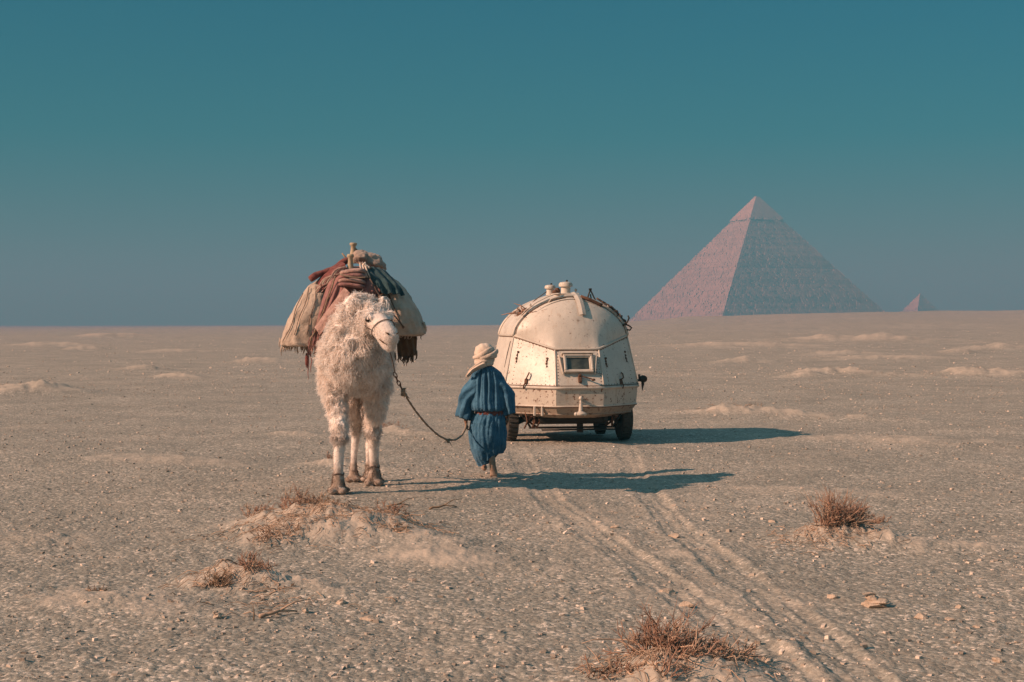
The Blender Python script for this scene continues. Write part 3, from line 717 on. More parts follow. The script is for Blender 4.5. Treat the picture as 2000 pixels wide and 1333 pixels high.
# ------------------------------------------------------------------ fused bodies
def fuse(spheres, voxel, smooth_it=4, fac=0.5):
    """spheres: list of (centre, radii(3)) -> one continuous surface"""
    base = bmesh.new(); bmesh.ops.create_icosphere(base, subdivisions=2, radius=1.0)
    U = np.array([v.co[:] for v in base.verts]); UF = np.array([[v.index for v in f.verts] for f in base.faces]); base.free()
    V = np.concatenate([np.asarray(c) + U * np.asarray(r) for c, r in spheres]); F = np.concatenate([UF + k * len(U) for k in range(len(spheres))])
    me = bpy.data.meshes.new('tmp'); me.from_pydata(V.tolist(), [], F.tolist()); o = bpy.data.objects.new('tmp', me); C.objects.link(o)
    md = o.modifiers.new('r', 'REMESH'); md.mode = 'VOXEL'; md.voxel_size = voxel
    ms = o.modifiers.new('s', 'SMOOTH'); ms.factor = fac; ms.iterations = smooth_it
    mt = o.modifiers.new('t', 'TRIANGULATE')
    dg = bpy.context.evaluated_depsgraph_get(); ev = o.evaluated_get(dg); m2 = ev.to_mesh()
    n = len(m2.vertices); V = np.empty(n * 3); m2.vertices.foreach_get('co', V); N = np.empty(n * 3); m2.vertices.foreach_get('normal', N)
    T = np.array([p.vertices[:] for p in m2.polygons], np.int32); ev.to_mesh_clear()
    bpy.data.objects.remove(o); bpy.data.meshes.remove(me)
    return V.reshape(-1, 3), T, N.reshape(-1, 3)
def chain(pts, rads, step=0.35):
    """points with radii (scalar or 3) -> closely spaced ellipsoids"""
    out = []; pts = [np.asarray(p, float) for p in pts]; rads = [np.broadcast_to(np.asarray(r, float), 3) for r in rads]
    for a, b, ra, rb in zip(pts[:-1], pts[1:], rads[:-1], rads[1:]):
        L = np.linalg.norm(b - a); n = max(1, int(L / (step * min(ra.min(), rb.min()) + 1e-6)))
        for k in range(n): t = k / n; out.append((a * (1 - t) + b * t, ra * (1 - t) + rb * t))
    out.append((pts[-1], rads[-1])); return out

# ------------------------------------------------------------------ camel (faces the camera, head turned to our right)
CO = np.array([-1.88, 17.45, 0.0]); CO[2] = gz(CO[0], CO[1])
CAMEL = thing('camel', 'woolly white camel facing us with its head turned, loaded with sacks', 'camel', tuple(CO))
g1 = flat_at(661, 966); g2 = flat_at(731, 949); h1 = flat_at(690, 943); h2 = flat_at(720, 943)
def G3(q, z): return np.array([q[0], q[1], gz(q[0], q[1]) + z])
S = []
# trunk
S += chain([(-1.90, 17.10, 1.66), (-1.90, 17.5, 1.66), (-1.90, 17.8, 1.66), (-1.90, 17.96, 1.64)], [(.38, .36, .38), (.39, .4, .38), (.35, .34, .36), (.27, .24, .28)], .4)
S += [((-1.90, 17.65, 2.02), (.26, .36, .26)), ((-1.90, 17.65, 2.15), (.16, .22, .13))]
S += chain([(-1.88, 16.98, 1.46), (-1.87, 17.1, 1.40)], [(.29, .24, .17), (.24, .2, .12)])      # brisket
S += chain([(-1.85, 16.93, 1.36), (-1.84, 16.95, 1.32)], [(.16, .14, .11), (.12, .12, .09)])
# neck
neck = [(-1.90, 17.05, 1.60), (-1.87, 16.75, 1.66), (-1.84, 16.60, 1.86), (-1.82, 16.62, 2.08), (-1.80, 16.62, 2.22), (-1.765, 16.58, 2.23)]
S += chain(neck, [(.42, .30, .38), (.36, .26, .33), (.285, .21, .26), (.235, .19, .20), (.165, .16, .14), (.14, .14, .11)])
# head
hp = [np.array(q) for q in ((-1.665, 16.50, 2.11), (-1.575, 16.40, 2.06), (-1.485, 16.24, 1.985), (-1.415, 16.10, 1.91), (-1.375, 16.03, 1.862))]
S += chain(hp, [(.150, .145, .14), (.150, .145, .135), (.118, .12, .122), (.114, .11, .128), (.104, .09, .112)])
S += chain([hp[0] + [0, .05, -.10], hp[2] + [-.01, 0, -.075], hp[4] + [-.005, .02, -.105]], [(.115, .10, .08), (.088, .085, .07), (.076, .07, .052)])   # jaw
hd = hp[4] - hp[1]; hd /= np.linalg.norm(hd); hside = np.cross(hd, [0, 0, 1]); hside /= np.linalg.norm(hside); hup = np.cross(hside, hd)
eyes = []
for s_ in (-1, 1):
    e_ = hp[1] + hd * .085 + hside * s_ * .130 + hup * .045; eyes.append(e_)
    S += chain([e_ + hup * .035 - hd * .03 - hside * s_ * .012, e_ + hup * .035 + hd * .035 - hside * s_ * .018], [.035, .03])      # brow
    S += chain([e_ - hup * .04 - hside * s_ * .015, e_ - hup * .035 + hd * .06 - hside * s_ * .03], [.026, .02])                     # cheekbone
    ear = hp[0] - hd * .06 + hside * s_ * .125 + hup * .085
    S += chain([ear, ear + hside * s_ * .05 + hup * .05 - hd * .03, ear + hside * s_ * .065 + hup * .10 - hd * .04], [.035, .03, .014])
    S += chain([hp[4] + hside * s_ * .045 + hup * .03, hp[4] + hside * s_ * .045 - hup * .022], [.042, .05])                          # lips and nose wings
# fore legs
def foreleg(foot, shoulder, elbow, knee):
    f = lambda z, dx=0, dy=0: G3(foot + [dx, dy], z)
    return (chain([shoulder, elbow, (elbow + knee) / 2, knee + [0, 0, .10], knee, knee - [0, 0, .07]], [(.19, .22, .26), (.13, .14, .16), (.098, .105, .12), (.080, .085, .08), (.086, .09, .085), (.070, .072, .06)])
        + chain([knee - [0, 0, .07], (knee + f(.24)) / 2, f(.25), f(.15, 0, -.01), f(.07, 0, -.04)], [.070, .064, .062, .078, .085])
        + chain([f(.042, -.062, -.09), f(.042, -.055, .06)], [(.060, .07, .045), (.075, .07, .045)]) + chain([f(.042, .062, -.09), f(.042, .055, .06)], [(.060, .07, .045), (.075, .07, .045)]))
k1 = P(663, 853, 16.74); k2 = P(729, 838, 17.5)
S += foreleg(g1, np.array([-2.12, 17.1, 1.60]), P(656, 775, 16.95), k1)
S += foreleg(g2, np.array([-1.68, 17.2, 1.60]), P(737, 772, 17.3), k2)
def hindleg(foot, hip, stifle, hock):
    f = lambda z, dx=0, dy=0: G3(foot + [dx, dy], z)
    return (chain([hip, stifle, hock + [0, -.03, .08], hock], [(.22, .24, .28), (.11, .14, .17), (.062, .08, .08), (.060, .072, .075)])
        + chain([hock, f(.28, 0, .06), f(.12, 0, .02), f(.06, 0, -.02)], [.056, .043, .055, .062])
        + chain([f(.04, -.04, -.07), f(.04, -.045, .05)], [(.06, .06, .04)] * 2) + chain([f(.04, .04, -.07), f(.04, .045, .05)], [(.06, .06, .04)] * 2))
S += hindleg(h1, np.array([-2.04, 17.9, 1.45]), np.array([-2.05, 17.8, 1.0]), np.array([h1[0] + .02, h1[1] + .12, .62]))
S += hindleg(h2, np.array([-1.76, 17.9, 1.45]), np.array([-1.75, 17.8, 1.0]), np.array([h2[0], h2[1] + .12, .62]))
S += chain([(-1.9, 18.16, 1.6), (-1.9, 18.25, 1.3), (-1.9, 18.25, .95), (-1.9, 18.23, .8)], [.04, .03, .03, .05])    # tail
cv, cf, cn = fuse(S, 0.0145, 5)
def seg_dist(p, a, b):
    d = b - a; t = np.clip(((p - a) @ d) / (d @ d), 0, 1); return np.linalg.norm(p - a - t[:, None] * d, axis=1), t
d_face, t_face = seg_dist(cv, hp[1], hp[4])
def hairiness(p):
    dfa, tf = seg_dist(p, hp[1], hp[4]); face = smooth(.23, .15, dfa) * smooth(0.02, .25, tf)
    crown = smooth(.24, .12, np.linalg.norm(p - (hp[0] + hup * .06), axis=1))
    z = p[:, 2]
    L = .014 + .034 * smooth(.40, .75, z) + .036 * smooth(1.05, 1.3, z)
    L = L * (1 - .80 * face * (1 - .5 * crown)); L = np.where(z < .06, .0, np.where(z < .27, .026, L))
    de = np.minimum(np.linalg.norm(p - eyes[0], axis=1), np.linalg.norm(p - eyes[1], axis=1)); L = L * (.12 + .88 * smooth(.035, .075, de))
    return L, face
Lh, fac = hairiness(cv)
lump = (1 - 3.2 * np.abs(vnoise(cv * 11 + .6 * fbm(cv * 6, 2, 4)[:, None], 5))) * .30 + (1 - 3.2 * np.abs(vnoise(cv * 22, 8))) * .16
short = smooth(.02, .05, Lh)
cv2 = cv + cn * (lump * np.minimum(Lh, .07) * short)[:, None]
foot_n = fbm(cv * 12, 3, 14)
dirt = np.clip(smooth(.38, .18, cv[:, 2] + .14 * foot_n) * (.8 + .5 * fbm(cv * 30, 3, 15)) + .40 * smooth(.16, .0, np.abs(cv[:, 2] - .66)) * smooth(-.2, .3, foot_n) + .28 * smooth(.75, .5, cv[:, 2]) * smooth(-.4, .4, foot_n), 0, 1)
dirt = np.clip(dirt * .85 + .16 * fac + .10 * fac * smooth(.35, 1, t_face), 0, 1)
body = fast('body', cv2, cf, MAT_HIDE, CAMEL, True, {'dirt': dirt})
# wool: many small curled locks grown from the hide
def locks(V, T, count, seed):
    r_ = np.random.default_rng(seed)
    a, b, c = V[T[:, 0]], V[T[:, 1]], V[T[:, 2]]; nn = np.cross(b - a, c - a); area = np.linalg.norm(nn, axis=1) / 2; nn /= (area[:, None] * 2 + 1e-12)
    cen = (a + b + c) / 3; L, face = hairiness(cen)
    front = smooth(18.6, 17.4, cen[:, 1]) * .8 + .2
    wgt = area * front * (L > .004) * np.where(cen[:, 2] < .7, 1.3, 1.0) * np.where(face > .5, 1.6, 1.0)
    k = r_.choice(len(T), count, p=wgt / wgt.sum()); u = r_.random((count, 2)); u = np.where(u.sum(1, keepdims=True) > 1, 1 - u, u)
    p = a[k] + (b[k] - a[k]) * u[:, :1] + (c[k] - a[k]) * u[:, 1:]; n = nn[k]; l = L[k]
    clump = n3(*(p * 9).T); wob = np.stack([vnoise(clump, 1), vnoise(clump + 31, 2), vnoise(clump + 77, 3)], -1)
    clump2 = n3(*(p * 24).T); wob += .8 * np.stack([vnoise(clump2, 4), vnoise(clump2 + 31, 5), vnoise(clump2 + 77, 6)], -1)
    d = n * .50 + wob * .9 + r_.normal(0, .22, (count, 3)) + np.array([0, 0, -.55])
    tang = d - n * (d * n).sum(1, keepdims=True) * 0.2; d = tang / np.linalg.norm(tang, axis=1, keepdims=True)
    e1 = np.cross(d, r_.normal(0, 1, (count, 3))); e1 /= np.linalg.norm(e1, axis=1, keepdims=True); e2 = np.cross(d, e1)
    l = l * r_.uniform(.7, 1.35, count); rad = np.clip(l * .07, .0022, .0050) * r_.uniform(.75, 1.25, count)
    segs = 3; rings = []
    ph = r_.uniform(0, 6.28, count); om = r_.uniform(3.0, 6.5, count); wa = r_.uniform(0, 6.28, count)
    for s_ in range(segs + 1):
        t = s_ / segs; cr = (l * .21 * min(1, t * 2))
        cpt = p - n * .004 + d * (l * t)[:, None] + e1 * (cr * (np.cos(ph + om * t)))[:, None] + e2 * (cr * np.sin(ph + om * t))[:, None] + np.array([0, 0, -1]) * (l * .25 * t * t)[:, None]
        rr_ = rad * (1 - .75 * t ** 1.5); wd = e1 * np.cos(wa + 1.2 * t)[:, None] + e2 * np.sin(wa + 1.2 * t)[:, None]
        rings += [cpt - wd * rr_[:, None], cpt + wd * rr_[:, None]]
    Vt = np.stack(rings, 1).reshape(-1, 3); m = (segs + 1) * 2
    F = np.array([(2 * q, 2 * q + 1, 2 * q + 3, 2 * q + 2) for q in range(segs)])
    F = (F[None] + (np.arange(count) * m)[:, None, None]).reshape(-1, 4)
    tone = np.clip(.55 + .35 * fbm(p * 12, 3, 9) + r_.normal(0, .14, count), 0, 1)
    fn = vnoise(p * 12, 14); dirt = np.clip(smooth(.36, .20, p[:, 2]) * .9 + .35 * smooth(.15, .0, np.abs(p[:, 2] - .66)) * (fn > -.1), 0, 1)
    return Vt, F, np.repeat(tone, m), np.repeat(dirt, m)
lv, lf, lt, ld = locks(cv2, cf, 125000, 12)
stuff(fast('wool', lv, lf, MAT_WOOL, CAMEL, True, {'tone': lt, 'dirt': ld}))
for e_, s_ in zip(eyes, (-1, 1)):
    m = MB(); m.ball(e_ + hside * s_ * .006, .033, 10, 14); ey = obj('eye', m, MAT_EYE, CAMEL, True)
    m = MB(); lid = [e_ + hd * (.038 * math.cos(t)) + hup * (.012 + .020 * math.sin(t)) + hside * s_ * (.020) for t in np.linspace(0, PI, 9)]
    m.tube(lid, .012, 6); obj('eyelid', m, MAT_HIDE, ey, True)
    m = MB(); m.tube([q_ - hup * .008 + hside * s_ * .010 for q_ in lid], .005, 5); obj('lashes', m, MAT_BROWN, ey, True)
    m = MB(); nq = hp[4] + hside * s_ * .052 + hup * .058 + hd * .050
    m.tube([nq - hside * s_ * .016 - hup * .012 + hd * .004, nq + hup * .006, nq + hside * s_ * .026 + hup * .014 - hd * .022], [.004, .012, .004], 6); obj('nostril', m, MAT_BROWN, CAMEL, True)
m = MB(); m.tube([hp[4] + hside * q * .108 - hup * (.062 + .022 * (1 - abs(q)) - .02 * abs(q)) + hd * (.098 * math.sqrt(max(0, 1 - q * q)) - .03 + .0) for q in np.linspace(-1, 1, 13)], .008, 6); obj('mouth_line', m, MAT_BROWN, CAMEL, True)
# anklet cords
for foot, r_a in ((g1, .064), (g2, .064)):
    m = MB(); c = G3(foot, .235); m.tube([c + np.array([r_a * math.cos(t), r_a * math.sin(t) , .01 * math.sin(3 * t)]) for t in np.linspace(0, 2 * PI, 17)[:-1]], .010, 6, closed=True)
    tag(obj('anklet_cord', m, MAT_CORD, None, True, None, tuple(c)), 'dark cord tied above the forward front foot of the camel' if foot is g1 else 'dark cord tied above the rearward front foot of the camel', 'cord')
# halter
HAL = thing('halter', 'thin dark rope halter round the muzzle of the camel', 'halter', tuple(hp[2]))
def ring_at(c, rx, rz, tilt=0.0):
    up2 = hup * math.cos(tilt) + hd * math.sin(tilt)
    return [c + hside * rx * math.cos(t) + up2 * rz * math.sin(t) for t in np.linspace(0, 2 * PI, 25)[:-1]]
m = MB(); m.tube(ring_at(hp[2] + hd * .045 - hup * .02, .132, .160, .35), .0065, 6, closed=True); obj('noseband', m, MAT_CORD, HAL, True)
for s_ in (-1, 1):
    m = MB(); m.tube([hp[2] + hside * s_ * .136 - hup * .04, hp[1] + hside * s_ * .155 - hup * .06 , hp[0] + hside * s_ * .17 + hup * .03 - hd * .05], .006, 6); obj('cheek_strap', m, MAT_CORD, HAL, True)
# lead rope with chain
hand_l = P(910, 833, 19.04)
r0 = hp[2] + hd * .05 - hup * .155
rp_ = [P(762, 690, 16.3), P(767, 706, 16.4), P(771, 728, 16.5)]
LR = thing('lead_rope', 'lead rope with chain links hanging from the camel halter to the walker', 'rope', tuple(r0))
m = MB(); m.tube([r0] + rp_, .007, 6); obj('chain_cord', m, MAT_CORD, LR, True)
for q, (px, py) in enumerate(((772, 733), (775, 741), (779, 749), (783, 756))):
    c = P(px, py, 16.55 + q * .03); m = MB(); t_ = np.linspace(0, 2 * PI, 13)[:-1]; ax = np.array([1, 0, 0]) if q % 2 == 0 else np.array([.3, -.9, 0])
    m.tube([c + ax * .020 * math.cos(a_) + np.array([.35, 0, -.9]) * .036 * math.sin(a_) for a_ in t_], .0065, 6, closed=True); obj('chain_link', m, MAT_RUST, LR, True)
ctrl = [(786, 760, 16.66), (796, 780, 16.8), (812, 804, 17.05), (833, 830, 17.4), (856, 851, 17.8), (874, 860, 18.05), (890, 860, 18.5), (902, 851, 18.85), (909, 839, 19.02), (911, 828, 19.04)]
cpts = np.array([P(*q) for q in ctrl]); tt = np.linspace(0, len(cpts) - 1, 60)
cur = np.stack([np.interp(tt, np.arange(len(cpts)), cpts[:, q]) for q in range(3)], -1)
for _ in range(3): cur[1:-1] = (cur[:-2] + cur[1:-1] * 2 + cur[2:]) / 4
m = MB(); m.tube(cur, .0125 + .0025 * np.sin(np.arange(60) * 2.3), 7); obj('rope', m, MAT_ROPE, LR, True)
for (px, py, D, q) in ((791, 770, 16.75, 1.0), (876, 861, 18.07, .8), (787, 762, 16.68, .7)):
    m = MB(); c = P(px, py, D); r_ = np.random.default_rng(int(px))
    for k in range(4): m.ball(c + r_.normal(0, .012, 3), r_.uniform(.018, .028) * q, 6, 8)
    for k in range(4): m.tube([c, c + r_.normal(0, .035, 3) * q + [0, 0, -.02]], [.007, .003], 4)
    obj('knot', m, MAT_ROPE, LR, True)

# ------------------------------------------------------------------ the load on the camel
def cloth_noise(q, amp, freq, seed): return amp * fbm(q * freq, 4, seed)
def sack(name, label, rows, D, hy, seed, mat=MAT_SACK):
    rows = np.array(rows, float); n, m_ = 96, 64; u = np.linspace(0, 1, m_); k = np.linspace(0, 1, len(rows))
    # rows: py, x0, x1 ; depth half-length grows to the middle of the height
    py = np.interp(u, k, rows[:, 0]); x0 = np.interp(u, k, rows[:, 1]); x1 = np.interp(u, k, rows[:, 2]); dep = hy * np.interp(u, [0, .12, .5, .93, 1], [.25, .7, 1, .97, .6])
    t = np.linspace(0, 2 * PI, n, endpoint=False); ct, st_ = np.cos(t), np.sin(t); G = []
    for q in range(m_):
        c = P((x0[q] + x1[q]) / 2, py[q], D); hx = (x1[q] - x0[q]) / 2 / FPX * D
        sx_ = np.sign(ct) * np.abs(ct) ** .75; sy = np.sign(st_) * np.abs(st_) ** .75
        pt = np.stack([c[0] + hx * sx_, c[1] + dep[q] * sy, np.full(n, c[2])], -1)
        d = np.stack([ct, st_, 0 * ct], -1); w_ = vnoise(n3(ct * 2, st_ * 2, u[q] * 2), seed)
        f = .014 * np.sin(t * 19 + 3 * w_ + seed) * smooth(.45, 1, u[q]) + .010 * np.sin(t * 9 + 5 * u[q] + 3 * w_) + .028 * fbm(pt * 4.5, 4, seed) + .010 * fbm(pt * 17, 3, seed + 3)
        G.append(pt + d * f[:, None] * min(1, (1.02 - u[q]) * 30) * min(1, u[q] * 8 + .2))
    m = MB(); m.grid(np.array(G), True); m.add(G[0], [tuple(range(n))]); m.add(G[-1], [tuple(range(n))[::-1]])
    c = P(rows[:, 1:].mean(), rows[:, 0].mean(), D); t_ = thing(name, label, 'sack', tuple(c)); obj('sack_cloth', m, mat, t_, True); return t_, m.verts()
SL, VL = sack('pack_sack', 'large cream sackcloth pack with a fringed hem on the left of the load', [(548, 620, 642), (560, 607, 652), (575, 596, 658), (600, 580, 660), (625, 568, 658), (650, 557, 654), (666, 551, 648), (674, 553, 644), (677, 562, 636)], 17.45, .52, 2)
SR, VR = sack('pack_sack', 'large cream sackcloth pack in shade on the right of the load behind the head', [(536, 735, 758), (548, 730, 774), (562, 728, 787), (582, 728, 801), (602, 728, 813), (622, 730, 822), (640, 734, 829), (652, 740, 828), (657, 748, 820)], 17.45, .52, 6)
def fringe(parent, a, b, n, ln, mat, seed, rad=.006, name='fringe', depth=.0):
    r_ = np.random.default_rng(seed); m = MB(); a = np.asarray(a); b = np.asarray(b)
    for k in range(n):
        t = (k + r_.uniform(-.4, .4)) / n; p = a * (1 - t) + b * t + r_.normal(0, .012, 3); l = ln * r_.uniform(.6, 1.25); d = np.array([r_.normal(0, .18), r_.normal(0, .18), -1.0])
        m.tube([p + [0, 0, .03], p + d * l * .35, p + d * l * .7 + r_.normal(0, .010, 3), p + d * l + r_.normal(0, .016, 3)], [rad, rad * 1.15, rad, rad * .3], 4)
    return stuff(obj(name, m, mat, parent, True))
fringe(SL, P(552, 664, 17.25), P(640, 674, 16.95), 54, .13, MAT_SACK, 3, .008)
fringe(SL, P(553, 664, 17.3), P(556, 664, 17.8), 20, .12, MAT_SACK, 4, .008)
fringe(SL, P(608, 674, 17.0), P(642, 668, 16.95), 16, .11, MAT_ROSE2, 5, .007)
fringe(SR, P(760, 655, 16.98), P(827, 650, 17.3), 20, .05, MAT_SACK, 7, .007)
m = MB(); m.tube([P(827, 630, 17.3), P(831, 640, 17.3), P(833, 648, 17.3)], [.02, .016, .004], 6); obj('corner_tassel', m, MAT_SACK, SR, True)
for px0, px1, s_ in ((612, 584, -1), (598, 564, 2), (626, 608, -1)):
    m = MB(); q = [P(px0 + (px1 - px0) * t ** .8, 566 + 92 * t + 4 * s_, 17.25 - .20 * math.sin(PI * t) + .12) for t in np.linspace(0, 1, 9)]
    # press the cord onto the sack's outer surface
    out = []
    for p in q:
        d2 = (VL[:, 0] - p[0]) ** 2 + (VL[:, 2] - p[2]) ** 2; kk = np.where(d2 < .035 ** 2)[0]
        if len(kk): out.append(np.array([p[0], VL[kk, 1].min() - .004, p[2]]))
    out = np.array(out); out[1:-1] = (out[:-2] + out[1:-1] + out[2:]) / 3
    out[:, 0] += .010 * np.sin(np.arange(len(out)) * 1.1 + s_); m.tube(out, .0050, 5); obj('tie_cord', m, MAT_CORD, SL, True)
m = MB(); out = []
for t in np.linspace(0, 1, 10):
    p = P(755 + 36 * t, 560 + 82 * t, 17.2); d2 = (VR[:, 0] - p[0]) ** 2 + (VR[:, 2] - p[2]) ** 2; kk = np.where(d2 < .035 ** 2)[0]
    if len(kk): out.append(np.array([p[0], VR[kk, 1].min() - .004, p[2]]))
m.tube(out, .007, 5); obj('tie_cord', m, MAT_CORD, SR, True)
# saddle with two wooden horns
SAD = thing('pack_saddle', 'wooden pack saddle with two knobbed horns on top of the load', 'saddle', tuple(P(686, 520, 17.5)))
def horn(px, py0, py1, D, rr_, name='saddle_horn'):
    a = P(px, py0, D); b = P(px + 1.5, py1, D); H = b[2] - a[2]
    m = MB(); m.lathe([(rr_ * 1.9, -.06), (rr_ * 1.5, .0), (rr_ * 1.05, H * .35), (rr_ * .82, H * .62), (rr_ * .9, H * .78), (rr_ * 1.25, H * .86), (rr_ * 1.28, H * .95), (rr_ * 1.0, H), (rr_ * .5, H)], a, 2, 18)
    V = m.verts(); V += .004 * fbm(V * 30, 3, 7)[:, None]; m.v = [V]; obj(name, m, MAT_WOODP, SAD, True, 50)
horn(684.5, 531, 497, 17.12, .034); horn(690, 505, 474.5, 17.70, .036)
m = MB(); m.tube([P(668, 495, 17.5), P(676, 505, 17.5), P(680, 512, 17.5)], .011, 6); obj('saddle_peg', m, MAT_WOOD, SAD, True)
m = MB(); m.tube([P(693, 485, 17.70), P(702, 494, 17.70), P(712, 500, 17.70)], .012, 6); obj('saddle_strut', m, MAT_WOOD, SAD, True)
for s_ in (-1, 1):
    m = MB(); m.box(P(685 + s_ * 14, 540, 17.42), (.05, .7, .06), rotm('y', s_ * .5), .01); obj('side_bar', m, MAT_WOOD, SAD)
# padded mass under everything so that the load sits closed on the hump
m = MB(); m.ball(P(692, 562, 17.50), (.38, .48, .26), 18, 30); V = m.verts(); V = V + .02 * fbm(V * 9, 3, 4)[:, None]; m.v = [V]
tag(obj('saddle_pad', m, MAT_ROSE, None, True, None, tuple(P(690, 552, 17.6))), 'thick faded rose saddle pad under the pack saddle', 'pad')
# stack of folded blankets across the front
names = ['topmost of the four folded rose blankets below the saddle horn', 'second from the top of the four folded rose blankets', 'third from the top of the four folded rose blankets', 'lowest of the four folded rose blankets above the camel wool']
for k, (py, hh, wd) in enumerate(((531, .036, .155), (540.5, .038, .165), (549.5, .033, .165), (557.5, .030, .16))):
    c = P(690 - 1.0 * k, py, 16.99 - .012 * k)
    def fn(V): return np.sign(V) * np.abs(V) ** np.array([.45, .7, .8])
    m = MB(); m.ball((0, 0, 0), (wd, .16, hh), 16, 40, None, fn); V = m.verts(); V[:, 2] += .012 * np.sin(V[:, 0] * 11 + k) - .10 * V[:, 0] ** 2 * 3; V = V + (.006 * fbm(V * 22, 3, 40 + k))[:, None]
    m.v = [V + c]; tag(obj('folded_blanket', m, MAT_ROSE2 if k % 2 == 0 else MAT_ROSE, None, True, None, tuple(c)), names[k], 'blanket', 'folded blankets below the saddle horn')
# draped cloths: strips with folds between two edge curves
def drape(name, label, cat, edgeA, edgeB, mat, seed, fold=.018, nf=5, n=30, thick=.012, bulge=.035, group=None):
    A = np.array([P(*q) for q in edgeA]); B = np.array([P(*q) for q in edgeB])
    ta = np.linspace(0, len(A) - 1, n); A = np.stack([np.interp(ta, np.arange(len(A)), A[:, q]) for q in range(3)], -1); tb = np.linspace(0, len(B) - 1, n); B = np.stack([np.interp(tb, np.arange(len(B)), B[:, q]) for q in range(3)], -1)
    for _ in range(3):
        A[1:-1] = (A[:-2] + 2 * A[1:-1] + A[2:]) / 4; B[1:-1] = (B[:-2] + 2 * B[1:-1] + B[2:]) / 4
    mcol = 26; G = []
    for i_ in range(n):
        row = []
        for j_ in range(mcol):
            t = j_ / (mcol - 1); p = A[i_] * (1 - t) + B[i_] * t; ph = nf * 2 * PI * t + 1.2 * math.sin(i_ * .16 + seed)
            p = p + np.array([.3, -1, .35]) * (fold * math.sin(ph) * (.4 + .6 * i_ / n) + bulge * math.sin(PI * t)); row.append(p)
        G.append(row)
    G = np.array(G); G += np.array([.2, -1, .3]) * (.016 * fbm(G * 8, 4, seed))[..., None]
    back = G + np.array([0, thick, -thick * .4]); m = MB(); m.grid(G); m.grid(back[:, ::-1])
    E = np.concatenate([G[0], G[1:, -1], G[-1, ::-1][1:], G[::-1, 0][1:-1]]); Eb = np.concatenate([back[0], back[1:, -1], back[-1, ::-1][1:], back[::-1, 0][1:-1]]); q = len(E)
    m.add(np.concatenate([E, Eb]), [(k, q + k, q + (k + 1) % q, (k + 1) % q) for k in range(q)])
    c = tuple(G.reshape(-1, 3).mean(0)); t = thing(name, label, cat, c, group=group); obj('cloth', m, mat, t, True); return t
DL = drape('draped_blanket', 'faded rose blanket draped down the left front of the load', 'blanket', [(652, 532, 17.1), (640, 555, 16.98), (628, 590, 16.92), (618, 632, 16.95), (612, 650, 16.95)], [(680, 540, 17.0), (678, 560, 16.92), (668, 590, 16.86), (650, 620, 16.85), (640, 640, 16.86)], MAT_ROSE, 3, .022, 3)
fringe(DL, P(606, 655, 16.95), P(636, 642, 16.88), 24, .16, MAT_ROSE, 12, .006)
DS = drape('breast_strap', 'pale rose breast strap crossing the left shoulder of the camel', 'strap', [(672, 562, 16.83), (655, 585, 16.80), (634, 612, 16.80), (614, 640, 16.85)], [(684, 573, 16.78), (668, 598, 16.74), (646, 626, 16.74), (624, 655, 16.80)], MAT_ROSE2, 8, .006, 1, bulge=.012)
drape('draped_blanket', 'rose blanket bunched on the right of the folded stack above the head', 'blanket', [(704, 543, 17.05), (704, 556, 16.95), (708, 572, 16.92), (712, 580, 16.95)], [(722, 540, 17.05), (738, 556, 16.95), (742, 570, 16.92), (738, 582, 16.95)], MAT_ROSE, 5, .02, 2)
drape('saddle_flap', 'dark brown saddle flap hanging in shade above the camel head', 'flap', [(708, 568, 17.02), (712, 585, 16.98), (722, 600, 17.0), (735, 625, 17.05)], [(742, 560, 17.05), (752, 578, 17.0), (765, 600, 17.0), (775, 625, 17.05)], MAT_BROWN, 6, .012, 2)
DB = drape('fringed_flap', 'dark brown fringed flap hanging below the right sack', 'flap', [(772, 640, 17.25), (774, 660, 17.2), (776, 685, 17.2), (778, 698, 17.2)], [(812, 640, 17.3), (814, 660, 17.25), (814, 685, 17.25), (812, 694, 17.25)], MAT_BROWN, 7, .018, 3)
fringe(DB, P(777, 694, 17.2), P(812, 690, 17.25), 22, .10, MAT_BROWN, 13, .009)
drape('teal_cloth', 'dark teal cloth spread over the top of the right sack', 'cloth', [(712, 522, 17.05), (720, 538, 16.95), (733, 554, 16.90), (746, 574, 16.88)], [(750, 526, 17.25), (768, 544, 17.12), (784, 562, 17.02), (790, 578, 16.98)], MAT_TEAL, 9, .025, 3)
drape('left_throw', 'rumpled cream throw bunched along the top of the left sack', 'cloth', [(660, 516, 17.3), (640, 530, 17.22), (622, 548, 17.2), (612, 560, 17.2)], [(676, 528, 17.05), (660, 540, 17.02), (640, 558, 17.02), (628, 572, 17.02)], MAT_ROSE2, 10, .03, 2).name
drape('maroon_cloth', 'dark red cloth folded beneath the rolled rug at the upper left of the load', 'cloth', [(668, 512, 17.22), (648, 522, 17.2), (630, 536, 17.18), (616, 552, 17.16)], [(676, 524, 17.05), (658, 534, 17.03), (640, 550, 17.0), (630, 566, 16.98)], MAT_MAROON, 14, .016, 2)
for k, (x0, y0, x1, y1, dd, rr_, mt, lab) in enumerate(((655, 540, 606, 668, 16.9, .010, MAT_ROPE, 'hemp rope hanging down the front of the left sack'), (722, 545, 790, 640, 16.86, .009, MAT_CORD, 'dark rope slung across the right sack'), (664, 536, 716, 542, 16.80, .009, MAT_ROPE, 'rope tied across the folded rose blankets'))):
    m = MB(); r2 = np.random.default_rng(k); q = [P(x0 + (x1 - x0) * t + r2.normal(0, .8), y0 + (y1 - y0) * t + (6 if k != 2 else 3) * math.sin(PI * t), dd - .02 * math.sin(PI * t)) for t in np.linspace(0, 1, 14)]
    m.tube(q, rr_, 6); tag(obj('load_rope', m, mt, None, True, None, tuple(q[0])), lab, 'rope')
